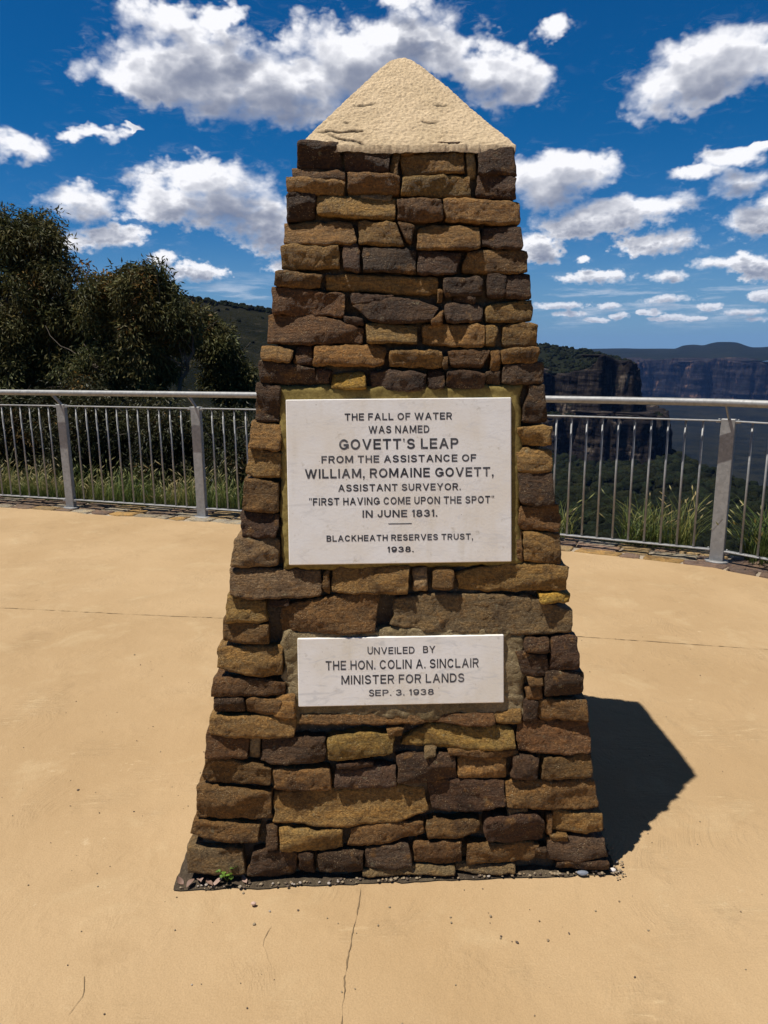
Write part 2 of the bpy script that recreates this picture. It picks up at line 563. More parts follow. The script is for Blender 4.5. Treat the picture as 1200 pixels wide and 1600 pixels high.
def mat_ink():
    m, g, b = material('worn_black_paint')
    p = g.coord('Object')
    w = g.smooth(g.noise(p, 48.0, 5, 0.7), 0.54, 0.66)
    w2 = g.smooth(g.noise(p, 7.0, 3, 0.6), 0.42, 0.66)
    c = g.mix(g.math('MULTIPLY_ADD', w2, 0.16, g.math('MULTIPLY', w, 0.36)), (0.028, 0.028, 0.034), (0.40, 0.38, 0.37))
    g.put(b.inputs['Base Color'], c)
    b.inputs['Roughness'].default_value = 0.7
    return m


def mat_steel():
    m, g, b = material('galvanised_steel')
    p = g.pos()
    v = g.voronoi(p, 45.0, out='Color')
    s = g.sep(v)[0]
    n = g.noise(p, 9.0, 5, 0.65)
    n2 = g.noise(p, 140.0, 4, 0.6)
    c = g.mix(s, (0.26, 0.26, 0.255), (0.335, 0.335, 0.33))
    c = g.mix(g.math('MULTIPLY', g.smooth(n, 0.5, 0.75), 0.6), c, (0.42, 0.42, 0.41))
    c = g.mix(g.smooth(g.noise(p, 60.0, 4, 0.7), 0.67, 0.74), c, (0.62, 0.62, 0.60))
    g.put(b.inputs['Base Color'], c)
    b.inputs['Metallic'].default_value = 0.45
    g.put(b.inputs['Roughness'], g.math('MULTIPLY_ADD', n, 0.25, 0.48))
    g.put(b.inputs['Normal'], g.bump(n2, 0.25, 0.002))
    return m


def mat_concrete():
    m, g, b = material('tan_concrete')
    p = g.pos()
    n1 = g.noise(p, 0.9, 5, 0.55)
    n2 = g.noise(p, 3.2, 7, 0.65, dist=0.5)
    n3 = g.noise(p, 190.0, 4, 0.65)
    a, bcol = (0.478, 0.332, 0.182), (0.415, 0.280, 0.146)
    c = g.mix(g.smooth(n1, 0.35, 0.65), a, bcol)
    c = g.mix(g.math('MULTIPLY', g.smooth(n2, 0.52, 0.72), 0.55), c, (0.52, 0.385, 0.22))
    c = g.mix(g.math('MULTIPLY', g.smooth(g.noise(p, 2.1, 6, 0.7), 0.56, 0.74), 0.35), c, (0.30, 0.195, 0.095))
    # scuffs: pale streaky patches where the trowel passed
    arc = g.noise(g.vec('MULTIPLY', p, (4.0, 26.0, 1.0)), 1.6, 5, 0.65, dist=2.2)
    patch = g.smooth(g.noise(p, 2.6, 3, 0.5), 0.50, 0.66)
    scuff = g.math('MULTIPLY', g.smooth(arc, 0.56, 0.68), patch)
    c = g.mix(g.math('MULTIPLY', scuff, 0.6), c, (0.60, 0.45, 0.26))
    drip = g.smooth(g.noise(p, 6.5, 6, 0.72), 0.63, 0.69)
    c = g.mix(g.math('MULTIPLY', g.math('MULTIPLY', drip, g.smooth(g.noise(p, 1.3, 2, 0.5), 0.48, 0.6)), 0.55), c, (0.60, 0.46, 0.28))
    c = g.mix(g.math('MULTIPLY', g.smooth(n3, 0.30, 0.7, 1.0, 0.0), 0.25), c, (0.22, 0.14, 0.065))
    # fine curved brush lines in patches
    turn = g.noise(p, 1.1, 2, 0.5)
    ln = g.noise(g.xyz(g.math('ADD', g.math('MULTIPLY', g.sep(p)[0], 60.0), g.math('MULTIPLY', turn, 70.0)), g.math('ADD', g.math('MULTIPLY', g.sep(p)[1], 14.0), g.math('MULTIPLY', turn, 50.0)), 0.0), 1.0, 4, 0.6)
    lpat = g.smooth(g.noise(p, 3.4, 3, 0.6), 0.50, 0.64)
    g.put(b.inputs['Base Color'], c)
    b.inputs['Roughness'].default_value = 0.9
    b.inputs['Specular IOR Level'].default_value = 0.2
    h = g.math('ADD', g.math('MULTIPLY', n3, 0.28), g.math('MULTIPLY', arc, g.math('MULTIPLY_ADD', patch, 0.9, 0.08)))
    h = g.math('ADD', h, g.math('MULTIPLY', g.noise(p, 28.0, 5, 0.6), 0.55))
    h = g.math('ADD', h, g.math('MULTIPLY', n2, 1.2))
    h = g.math('ADD', h, g.math('MULTIPLY', g.math('MULTIPLY', ln, lpat), 1.0))
    g.put(b.inputs['Normal'], g.bump(h, 0.8, 0.0075))
    return m


def mat_foliage(name, ca, cb, rough=0.6, trans=0.25, scale=0.9):
    """leaf colours vary leaf by leaf (attribute 'tint') and clump by clump"""
    m, g, b = material(name)
    t = g.attr('tint')
    n = g.noise(g.pos(), scale, 3, 0.6)
    c = g.mix(g.smooth(n, 0.35, 0.65), ca, cb)
    c = g.mix(1.0, c, t, 'MULTIPLY')
    g.put(b.inputs['Base Color'], c)
    b.inputs['Roughness'].default_value = rough
    b.inputs['Specular IOR Level'].default_value = 0.22
    if trans:
        tr = m.node_tree.nodes.new('ShaderNodeBsdfTranslucent')
        g.put(tr.inputs['Color'], c)
        mx = m.node_tree.nodes.new('ShaderNodeMixShader')
        mx.inputs[0].default_value = trans
        out = m.node_tree.nodes['Material Output']
        g.l.new(b.outputs[0], mx.inputs[1])
        g.l.new(tr.outputs[0], mx.inputs[2])
        g.l.new(mx.outputs[0], out.inputs['Surface'])
    return m


def mat_canopy(name, ca, cb, cc, s1, s2, bump):
    """distant bush seen as a rough canopy"""
    m, g, b = material(name)
    p = g.pos()
    n1 = g.noise(p, s1, 4, 0.6)
    n2 = g.noise(p, s2, 5, 0.65)
    c = g.mix(g.smooth(n1, 0.35, 0.65), ca, cb)
    c = g.mix(g.smooth(n2, 0.5, 0.75), c, cc)
    g.put(b.inputs['Base Color'], c)
    b.inputs['Roughness'].default_value = 0.95
    b.inputs['Specular IOR Level'].default_value = 0.05
    g.put(b.inputs['Normal'], g.bump(g.noise(p, s2 * 1.7, 5, 0.7), 1.0, bump))
    return m


def mat_cliff(name, base, dark, pale, k, bump):
    m, g, b = material(name)
    p = g.pos()
    lay = g.noise(g.vec('MULTIPLY', p, (k, k, k * 9)), 1.0, 6, 0.65, dist=0.3)
    stre = g.noise(g.vec('MULTIPLY', p, (k * 10, k * 10, k * 1.1)), 1.0, 6, 0.65)
    patch = g.noise(p, k * 2.2, 4, 0.55)
    c = g.mix(g.smooth(lay, 0.40, 0.62), base, dark)
    c = g.mix(g.math('MULTIPLY', g.smooth(stre, 0.40, 0.58), 0.92), c, dark)
    c = g.mix(g.math('MULTIPLY', g.smooth(patch, 0.57, 0.70), g.smooth(stre, 0.60, 0.42)), c, pale)
    veg = g.noise(g.vec('MULTIPLY', p, (k * 3, k * 3, k * 14)), 1.0, 4, 0.6)
    c = g.mix(g.smooth(veg, 0.60, 0.70), c, (0.020, 0.026, 0.014))
    g.put(b.inputs['Base Color'], c)
    b.inputs['Roughness'].default_value = 0.95
    b.inputs['Specular IOR Level'].default_value = 0.05
    g.put(b.inputs['Normal'], g.bump(g.math('ADD', lay, stre), 1.0, bump))
    return m

M_STONE = mat_stone()
M_CORE = mat_mortar('joint_mortar', (0.17, 0.13, 0.08), (0.10, 0.075, 0.05), 50.0, 1.0, 0.012, (0.42, 0.34, 0.22))
M_SURR = mat_mortar('ochre_bedding', (0.245, 0.185, 0.060), (0.205, 0.150, 0.046), 110.0, 0.5, 0.003)
M_SURR2 = mat_mortar('gritty_bedding', (0.30, 0.23, 0.13), (0.22, 0.165, 0.085), 70.0, 1.0, 0.010, (0.45, 0.37, 0.25))
M_CAP = mat_mortar('cement_cap', (0.66, 0.51, 0.33), (0.58, 0.445, 0.28), 120.0, 0.8, 0.0038, (0.62, 0.50, 0.32), tint=True)
M_MARBLE = mat_marble('white_marble', (0.90, 0.87, 0.83), (0.72, 0.69, 0.66), (0.85, 0.78, 0.68))
M_MARBLE2 = mat_marble('weathered_marble', (0.90, 0.87, 0.83), (0.62, 0.61, 0.60), (0.82, 0.76, 0.66))
M_INK = mat_ink()
M_STEEL = mat_steel()
M_CONC = mat_concrete()
M_CRACK = mat_simple('crack_dirt', (0.20, 0.138, 0.076), 0.95, 0.0, 0.1)

TINT = {'t': (0.250, 0.150, 0.052), 'b': (0.172, 0.097, 0.036), 'd': (0.070, 0.040, 0.023), 'p': (0.084, 0.053, 0.035),
        'r': (0.140, 0.074, 0.031), 'o': (0.225, 0.118, 0.036), 'y': (0.37, 0.230, 0.046), 'g': (0.190, 0.130, 0.068),
        'm': (0.28, 0.205, 0.115), 'k': (0.262, 0.165, 0.048)}

# ================================================================== the monument
MON = empty('stone_monument', (0.045, 2.66, 0.0), rad(1.5))
tag(MON, 'tapering sandstone rubble monument with pyramid cap and two inscribed white marble plaques', 'monument')

# stones of the inscribed face in millimetres on that face: class, top edge, bottom edge (left to right)
STONES = [
    ('d', [(-294,2194),(-174,2194)], [(-299,2126),(-164,2118)]),
    ('d', [(-155,2185),(-23,2184)], [(-158,2114),(-29,2110)]),
    ('b', [(-21,2179),(0,2181)], [(-29,2104),(-3,2101)]),
    ('b', [(6,2183),(82,2186)], [(5,2164),(78,2170)]),
    ('t', [(5,2160),(191,2171)], [(9,2099),(194,2110)]),
    ('r', [(97,2192),(210,2194)], [(99,2173),(206,2177)]),
    ('m', [(199,2162),(224,2166)], [(200,2098),(226,2102)]),
    ('d', [(227,2181),(339,2178)], [(230,2106),(344,2102)]),
    ('r', [(-311,2121),(-160,2117)], [(-310,2098),(-159,2084)]),
    ('t', [(-328,2095),(-253,2091),(-158,2081)], [(-327,2055),(-162,2047)]),
    ('b', [(-154,2109),(-1,2101)], [(-149,2054),(-1,2052)]),
    ('t', [(7,2094),(210,2101)], [(6,2044),(212,2040)]),
    ('d', [(230,2106),(345,2093)], [(229,2042),(339,2035)]),
    ('d', [(-330,2053),(-246,2054)], [(-329,1972),(-249,1985)]),
    ('t', [(-240,2047),(-13,2035)], [(-241,1991),(-14,1976)]),
    ('r', [(-5,2034),(123,2031)], [(-6,1975),(125,1971)]),
    ('t', [(129,2035),(355,2023)], [(135,1970),(355,1962)]),
    ('m', [(-153,2053),(-21,2049)], [(-152,2040),(-25,2037)]),
    ('t', [(-341,1969),(-139,1968)], [(-338,1908),(-128,1909)]),
    ('t', [(-122,1974),(-14,1967)], [(-119,1907),(13,1903)]),
    ('b', [(-10,1966),(47,1956)], [(21,1910),(32,1905)]),
    ('t', [(54,1956),(233,1955)], [(49,1895),(238,1892)]),
    ('d', [(242,1951),(361,1954)], [(239,1899),(361,1888)]),
    ('t', [(-348,1904),(-180,1903)], [(-351,1838),(-176,1837)]),
    ('p', [(-168,1908),(-120,1907)], [(-167,1833),(-117,1829)]),
    ('p', [(-109,1901),(46,1891)], [(-110,1831),(46,1828)]),
    ('d', [(54,1887),(181,1877)], [(52,1823),(165,1818)]),
    ('t', [(201,1884),(377,1885)], [(181,1822),(378,1822)]),
    ('b', [(-368,1831),(-229,1818)], [(-372,1793),(-237,1784)]),
    ('t', [(-222,1820),(111,1810)], [(-221,1780),(108,1763)]),
    ('p', [(122,1809),(245,1806)], [(129,1755),(243,1762)]),
    ('d', [(159,1753),(224,1755)], [(159,1740),(224,1738)]),
    ('d', [(260,1816),(311,1817)], [(261,1758),(311,1754)]),
    ('d', [(311,1817),(384,1816)], [(311,1750),(386,1746)]),
    ('b', [(108,1772),(124,1772)], [(108,1744),(123,1744)]),
    ('r', [(-379,1789),(-275,1779),(-164,1761)], [(-379,1711),(-268,1706),(-166,1702)]),
    ('d', [(-142,1761),(-17,1758)], [(-144,1736),(-24,1752)]),
    ('d', [(-144,1730),(-9,1752),(113,1726)], [(-96,1688),(-25,1680),(93,1685)]),
    ('p', [(131,1734),(247,1731)], [(134,1685),(243,1682)]),
    ('t', [(255,1731),(395,1744)], [(253,1684),(392,1684)]),
    ('b', [(91,1690),(129,1711)], [(94,1677),(126,1680)]),
    ('r', [(-393,1705),(-284,1708),(-110,1669)], [(-395,1627),(-230,1624),(-111,1623)]),
    ('d', [(-170,1700),(-112,1692)], [(-167,1681),(-108,1676)]),
    ('t', [(-106,1680),(53,1671)], [(-103,1625),(49,1618)]),
    ('t', [(60,1671),(247,1674)], [(62,1618),(247,1610)]),
    ('t', [(253,1671),(287,1670)], [(248,1618),(284,1616)]),
    ('t', [(303,1671),(406,1675)], [(302,1608),(406,1608)]),
    ('t', [(-411,1615),(-319,1605)], [(-411,1579),(-324,1569)]),
    ('d', [(-313,1613),(-264,1613)], [(-316,1567),(-264,1565)]),
    ('o', [(-258,1616),(-46,1612)], [(-261,1563),(-52,1555)]),
    ('t', [(-33,1599),(122,1598)], [(-35,1555),(122,1551)]),
    ('r', [(140,1598),(266,1599)], [(147,1553),(242,1550)]),
    ('b', [(124,1578),(138,1578)], [(125,1547),(138,1547)]),
    ('o', [(266,1593),(294,1596)], [(263,1542),(292,1542)]),
    ('t', [(298,1600),(408,1607)], [(300,1563),(408,1568)]),
    ('d', [(-419,1575),(-255,1552)], [(-422,1514),(-256,1505)]),
    ('d', [(-251,1549),(-208,1543)], [(-252,1512),(-218,1510)]),
    ('y', [(-204,1534),(-110,1534)], [(-209,1493),(-107,1489)]),
    ('p', [(-94,1538),(-27,1540),(74,1532)], [(-92,1489),(4,1483),(71,1490)]),
    ('d', [(77,1540),(135,1538)], [(75,1492),(127,1489)]),
    ('d', [(138,1538),(246,1535)], [(131,1489),(246,1488)]),
    ('p', [(250,1535),(296,1540)], [(252,1500),(296,1499)]),
    ('p', [(300,1554),(426,1564)], [(302,1501),(426,1502)]),
    ('d', [(-429,1511),(-357,1495)], [(-436,1403),(-364,1392)]),
    ('t', [(-448,1397),(-359,1383)], [(-458,1325),(-361,1315)]),
    ('t', [(-459,1319),(-361,1307)], [(-466,1244),(-363,1234)]),
    ('b', [(-470,1230),(-369,1218)], [(-481,1140),(-374,1129)]),
    ('d', [(-489,1129),(-377,1120)], [(-486,1058),(-378,1060)]),
    ('g', [(-507,1051),(-371,1048)], [(-515,977),(-375,971)]),
    ('d', [(382,1499),(428,1496)], [(359,1388),(438,1388)]),
    ('t', [(345,1370),(447,1374)], [(349,1320),(447,1321)]),
    ('t', [(340,1304),(452,1305)], [(345,1243),(452,1241)]),
    ('d', [(345,1236),(455,1235)], [(354,1146),(457,1138)]),
    ('b', [(349,1133),(475,1140)], [(349,1071),(475,1066)]),
    ('t', [(365,1059),(477,1054)], [(363,972),(477,964)]),
    ('b', [(342,1068),(361,1071)], [(342,980),(361,973)]),
    ('g', [(-520,965),(-371,957),(-251,950)], [(-522,886),(-373,878),(-252,876)]),
    ('b', [(-246,946),(-222,949)], [(-246,892),(-225,881)]),
    ('t', [(-218,960),(19,959)], [(-217,889),(10,882)]),
    ('m', [(25,950),(74,955)], [(27,889),(72,886)]),
    ('b', [(85,950),(152,951)], [(84,897),(148,894)]),
    ('t', [(157,938),(317,965),(499,959)], [(167,887),(317,882),(491,885)]),
    ('t', [(-533,886),(-413,863)], [(-535,807),(-415,805)]),
    ('d', [(-407,871),(-344,870)], [(-407,854),(-344,853)]),
    ('b', [(-374,846),(-215,875),(-72,884)], [(-377,773),(-217,766),(-89,767)]),
    ('g', [(-24,867),(103,877),(381,860),(515,815)], [(-41,788),(102,761),(381,753),(510,751)]),
    ('y', [(408,875),(510,870)], [(413,851),(505,847)]),
    ('b', [(-548,813),(-407,794)], [(-553,747),(-406,741)]),
    ('t', [(-566,726),(-371,725)], [(-566,665),(-431,641),(-373,640)]),
    ('r', [(-579,633),(-363,620)], [(-586,585),(-367,578)]),
    ('d', [(-579,580),(-491,576)], [(-582,532),(-487,530)]),
    ('b', [(-483,572),(-374,563)], [(-483,530),(-381,522)]),
    ('t', [(-396,571),(-337,583)], [(-404,517),(-333,512)]),
    ('t', [(-593,521),(-331,510)], [(-592,468),(-435,453),(-339,457)]),
    ('d', [(365,743),(443,736)], [(365,705),(440,699)]),
    ('d', [(338,698),(437,688)], [(359,627),(435,623)]),
    ('d', [(448,739),(530,742)], [(440,640),(530,643)]),
    ('b', [(375,616),(424,622)], [(379,594),(424,597)]),
    ('b', [(370,587),(424,591)], [(375,551),(424,554)]),
    ('d', [(427,640),(548,632)], [(427,564),(549,562)]),
    ('b', [(411,548),(559,543)], [(411,489),(560,486)]),
    ('b', [(-322,517),(68,510)], [(-323,494),(73,485)]),
    ('r', [(79,512),(273,508)], [(79,485),(275,481)]),
    ('t', [(278,513),(359,517)], [(281,481),(357,476)]),
    ('d', [(368,547),(408,546)], [(364,484),(408,486)]),
    ('r', [(-603,476),(-479,449)], [(-611,397),(-483,388)]),
    ('m', [(-478,447),(-444,449)], [(-478,386),(-446,385)]),
    ('d', [(-435,455),(-343,444),(-244,448)], [(-442,381),(-344,371),(-245,373)]),
    ('k', [(-238,442),(-144,461),(-37,447)], [(-241,380),(-145,386),(-37,396)]),
    ('b', [(-62,467),(-4,466)], [(-57,449),(-10,446)]),
    ('k', [(-4,436),(78,472),(337,458)], [(-14,415),(160,403),(337,403)]),
    ('r', [(343,478),(444,481),(568,474)], [(343,393),(444,385),(568,386)]),
    ('b', [(131,398),(343,397)], [(136,384),(343,374)]),
    ('g', [(57,406),(97,405)], [(59,388),(94,387)]),
    ('b', [(-617,386),(-518,377),(-408,357)], [(-624,311),(-415,304)]),
    ('b', [(-403,357),(-230,345)], [(-406,294),(-231,283)]),
    ('d', [(-210,367),(-99,370)], [(-210,351),(-99,352)]),
    ('p', [(-216,344),(-122,350),(-32,357)], [(-219,293),(-33,293)]),
    ('d', [(-28,384),(66,385),(151,383)], [(-23,307),(77,304),(156,308)]),
    ('t', [(160,374),(311,372)], [(160,312),(309,308)]),
    ('d', [(331,379),(408,370)], [(322,313),(402,308)]),
    ('b', [(426,370),(574,374)], [(418,306),(577,309)]),
    ('b', [(-639,304),(-521,288),(-414,283)], [(-644,209),(-415,195)]),
    ('t', [(-404,274),(-194,281),(56,287)], [(-409,188),(-207,174),(-30,182),(70,211)]),
    ('d', [(65,302),(183,304),(301,301)], [(79,218),(183,206),(301,233)]),
    ('b', [(310,299),(444,295),(589,298)], [(309,229),(444,212),(593,210)]),
    ('g', [(311,215),(372,219)], [(313,197),(378,195)]),
    ('b', [(-657,197),(-453,180)], [(-662,150),(-559,135),(-454,129)]),
    ('d', [(-432,171),(-395,173)], [(-431,112),(-396,107)]),
    ('t', [(-389,167),(-290,158),(-198,162)], [(-390,107),(-291,96),(-197,102)]),
    ('b', [(-166,165),(52,177)], [(-187,108),(-78,117),(54,131)]),
    ('b', [(62,179),(147,177),(227,181)], [(66,125),(146,129),(227,145)]),
    ('d', [(239,187),(325,198),(396,198),(426,174)], [(241,127),(325,109),(426,110)]),
    ('b', [(432,188),(451,187)], [(434,128),(451,125)]),
    ('t', [(456,197),(609,189)], [(456,133),(611,133)]),
    ('b', [(447,127),(498,126)], [(450,103),(498,104)]),
    ('g', [(-676,115),(-595,106),(-502,104)], [(-679,37),(-498,30)]),
    ('d', [(-478,97),(-385,103),(-338,88)], [(-490,26),(-345,19)]),
    ('d', [(-333,90),(-285,89)], [(-334,28),(-284,24)]),
    ('d', [(-277,86),(-138,94)], [(-273,26),(-136,34)]),
    ('p', [(-132,100),(6,109)], [(-133,40),(15,40)]),
    ('b', [(22,108),(168,116)], [(21,48),(170,48)]),
    ('b', [(188,104),(301,105),(414,98)], [(187,44),(396,50)]),
    ('d', [(399,83),(432,85)], [(398,50),(434,49)]),
    ('p', [(438,109),(617,111)], [(438,49),(534,43),(624,56)]),
    ('g', [(-139,37),(146,36)], [(-139,20),(146,19)]),
    ('g', [(152,39),(336,34)], [(152,19),(336,18)]),
    ('d', [(462,40),(630,41)], [(462,20),(630,18)]),
]

KF = 0.155
yf = lambda z: -0.655 + KF * z
xl = lambda z: -0.694 + 0.1826 * z
xr = lambda z: 0.642 - 0.139 * z


def frame_front(u, d, z):
    return np.stack([u, yf(z) + d, z], 1)


def frame_back(u, d, z):
    return np.stack([-u, -yf(z) - d, z], 1)


def frame_right(u, d, z):
    return np.stack([xr(z) - d, u, z], 1)


def frame_left(u, d, z):
    return np.stack([xl(z) + d, -u, z], 1)


def polyx(P, s):
    P = np.asarray(P, float)
    L = np.concatenate([[0], np.cumsum(np.hypot(*np.diff(P, axis=0).T))])
    L /= L[-1]
    return np.stack([np.interp(s, L, P[:, 0]), np.interp(s, L, P[:, 1])], -1)


def rubble(sp, top, bot, col, depth, prot, seed, frame, step=0.0056, rough=1.0, grow=0.0038, rnd=1.0):
    top, bot = np.asarray(top, float), np.asarray(bot, float)
    w = 0.5 * (np.hypot(*(top[-1] - top[0])) + np.hypot(*(bot[-1] - bot[0])))
    h = abs(top[:, 1].mean() - bot[:, 1].mean())
    nu, nv = int(np.clip(w / step, 7, 70)), int(np.clip(h / step, 6, 40))
    def par(n):
        x = np.linspace(0, 1, n)
        return 0.55 * x + 0.45 * (0.5 - 0.5 * np.cos(np.pi * x))
    S, T = np.meshgrid(par(nu), par(nv))
    S, T = S.ravel(), T.ravel()
    a, b = 2 * S - 1, 2 * T - 1
    ka, kb = min(0.008 * rnd / w, 0.14), min(0.007 * rnd / h, 0.15)
    S2 = 0.5 + 0.5 * a * (1 - ka * b ** 6) * (1 + 2 * grow / w)
    T2 = 0.5 + 0.5 * b * (1 - kb * a ** 6) * (1 + 2 * grow / h)
    P = polyx(bot, S2) * (1 - T2)[:, None] + polyx(top, S2) * T2[:, None]
    P += (polyx(top, S2) - polyx(bot, S2)) * 0
    q = np.stack([P[:, 0], P[:, 1], np.full(len(P), seed * 3.7)], 1)
    wob = 0.0048 * rough
    P[:, 0] += wob * fbm(q * 32, 3, 0.55, seed)
    P[:, 1] += wob * fbm(q * 32 + 9, 3, 0.55, seed + 3)
    e = np.minimum.reduce([S * w, (1 - S) * w, T * h, (1 - T) * h])
    r = min(0.0050 * rnd, 0.18 * min(w, h))
    k = 1 - np.clip(e / r, 0, 1)
    off = r * 0.95 * (1 - np.sqrt(np.clip(1 - k * k, 0, 1)))
    rng = np.random.RandomState(seed)
    tilt = (rng.rand(2) - 0.5) * 0.012
    big = fbm(q * np.array([11, 15, 11]), 3, 0.5, seed + 11)
    mid = fbm(q * np.array([38, 50, 38]), 4, 0.6, seed + 23)
    # split faces: a few flat facets meeting at blunt ridges
    fac = None
    for _ in range(6):
        pu, pz = P[:, 0].min() + rng.rand() * w, P[:, 1].min() + rng.rand() * h
        pl = rng.uniform(0.001, 0.007) + (P[:, 0] - pu) * rng.uniform(-0.16, 0.16) + (P[:, 1] - pz) * rng.uniform(-0.30, 0.30)
        fac = pl if fac is None else np.minimum(fac, pl)
    fac = np.clip(fac, -0.016, 0.008)
    rid = np.abs(fbm(q * np.array([17, 24, 17]) + 5, 3, 0.5, seed + 31))
    d = off - prot + rough * (-0.95 * fac + 0.0024 * big + 0.0020 * mid + 0.0040 * (rid - 0.3) + 0.0015 * fbm(q * 130, 2, 0.6, seed + 41)) + tilt[0] * a + tilt[1] * b
    v = [frame(P[:, 0], d, P[:, 1])]
    f = [grid_faces(nv, nu, flip=False)]
    idx = np.arange(nu * nv).reshape(nv, nu)
    rim = np.concatenate([idx[0, :-1], idx[:-1, -1], idx[-1, :0:-1], idx[:0:-1, 0]])
    prev, n = rim, nu * nv
    base = P[rim]
    cen = P.mean(0)
    for dd in (0.012, 0.03, 0.055, 0.09, 0.13, 0.17):
        last = dd >= depth - 0.012
        D = depth if last else dd
        R = base.copy()
        qq = np.stack([R[:, 0] * 30, R[:, 1] * 30, np.full(len(R), D * 30 + seed)], 1)
        R += 0.003 * rough * np.stack([fbm(qq, 2, 0.5, seed + 5), fbm(qq + 4, 2, 0.5, seed + 6)], 1)
        R = cen + (R - cen) * (1 - 0.02 * D / 0.1)
        v.append(frame(R[:, 0], d[rim] + D, R[:, 1]))
        cur = np.arange(n, n + len(rim))
        f.append(np.stack([prev, np.roll(prev, -1), np.roll(cur, -1), cur], 1)[:, ::-1])
        prev, n = cur, n + len(rim)
        if last:
            break
    v = np.concatenate(v)
    f = np.concatenate(f)
    if frame is frame_left or frame is frame_right or frame is frame_back:
        pass
    jit = 1 + (rng.rand(3) - 0.5) * 0.07
    br = 0.84 + 0.32 * rng.rand()
    sp.add(v, f, np.array(col) * jit * br)


masonry = Soup()
for i, (c, tp, bt) in enumerate(STONES):
    tp, bt = np.array(tp) / 1000.0, np.array(bt) / 1000.0
    rng = np.random.RandomState(1000 + i)
    zc = 0.5 * (tp[:, 1].mean() + bt[:, 1].mean())
    ends = min(tp[0, 0], bt[0, 0]) < xl(zc) + 0.05 or max(tp[-1, 0], bt[-1, 0]) > xr(zc) - 0.05
    small = (tp[-1, 0] - tp[0, 0]) * (tp[0, 1] - bt[0, 1]) < 0.0028
    prot = rng.uniform(-0.004, 0.008) - (0.008 if small else 0.0)
    if c == 'm':
        prot -= 0.010
    rubble(masonry, tp, bt, TINT[c], 0.17 if ends else 0.075, prot, 1000 + i, frame_front)

# the other three faces: random courses laid the same way
rng = np.random.RandomState(5)
cls = 'ttbbbddrpgbtd'
for fr, lo, hi in ((frame_right, lambda z: yf(z) + 0.13, lambda z: -yf(z) - 0.02),
                   (frame_left, lambda z: yf(z) + 0.02, lambda z: -yf(z) - 0.13),
                   (frame_back, lambda z: -xr(z) + 0.0, lambda z: -xl(z) - 0.0)):
    z, cid = 0.02, 0
    while z < 2.16:
        hh = rng.uniform(0.055, 0.115)
        if z + hh > 2.14:
            hh = 2.185 - z
        zt = z + hh - 0.008
        u, end = lo(z), hi(z)
        while u < end - 0.03:
            ww = rng.uniform(0.11, 0.32)
            if end - u - ww < 0.09:
                ww = end - u
            u1 = u + ww - (0.010 if u + ww < end - 0.02 else 0.0)
            s0 = (lo(zt) - lo(z)) if u < lo(z) + 0.001 else 0.0
            s1 = (hi(zt) - hi(z)) if u1 > end - 0.02 else 0.0
            j = rng.uniform(-0.006, 0.006, 4)
            seed = 4000 + cid + (0 if fr is frame_right else 700 if fr is frame_left else 1400)
            rubble(masonry, [(u + s0, zt + j[0]), (u1 + s1, zt + j[1])], [(u, z + j[2]), (u1, z + j[3])],
                   TINT[cls[rng.randint(len(cls))]], 0.08, rng.uniform(-0.006, 0.008), seed, fr, step=0.011)
            u += ww
            cid += 1
        z += hh
mo = masonry.build('stonework', M_STONE, MON)

# mortar body behind the stones
core = Soup()
zs = np.linspace(-0.05, 2.185, 130)
per = []
IN = 0.046
nside = 90
ring = []
for z in zs:
    x0, x1, y0, y1 = xl(z) + IN, xr(z) - IN, yf(z) + IN, -yf(z) - IN
    t = np.linspace(0, 1, nside, endpoint=False)
    ring.append(np.concatenate([np.stack([x0 + (x1 - x0) * t, np.full(nside, y0), np.full(nside, z)], 1),
                                np.stack([np.full(nside, x1), y0 + (y1 - y0) * t, np.full(nside, z)], 1),
                                np.stack([x1 + (x0 - x1) * t, np.full(nside, y1), np.full(nside, z)], 1),
                                np.stack([np.full(nside, x0), y1 + (y0 - y1) * t, np.full(nside, z)], 1)]))
v = np.concatenate(ring)
nrm = v.copy()
nrm[:, 2] = 0
nrm /= np.linalg.norm(nrm, axis=1)[:, None]
v = v + nrm * (0.014 * fbm(v * 16, 4, 0.6, 77) + 0.008 * np.maximum(fbm(v * 6, 2, 0.5, 78), 0) * 2)[:, None]
core.add(v, grid_faces(len(zs), nside * 4, closed=True))
core.build('mortar_core', M_CORE, MON)

# the cement cap: a weathered pyramid with a blunt tip
cx, cy, bx, by = 0.024, 0.0, 0.324, 0.318
npf, nr = 190, 190
s = np.linspace(1, 0, nr) ** 0.9
t = np.linspace(-1, 1, npf, endpoint=False)
sq = np.concatenate([np.stack([t, np.full(npf, -1.0)], 1), np.stack([np.full(npf, 1.0), t], 1),
                     np.stack([-t, np.full(npf, 1.0)], 1), np.stack([np.full(npf, -1.0), -t], 1)])
corner = np.minimum(np.abs(sq[:, 0]), np.abs(sq[:, 1]))
sq = sq * (1 - 0.020 * sstep(corner, 0.80, 1.0))[:, None]
rings = []
for k in s:
    z = 2.186 + 0.372 * (1 - math.sqrt(k * k + 0.0095))
    rings.append(np.stack([cx + sq[:, 0] * bx * k, cy + sq[:, 1] * by * k, np.full(len(sq), z)], 1))
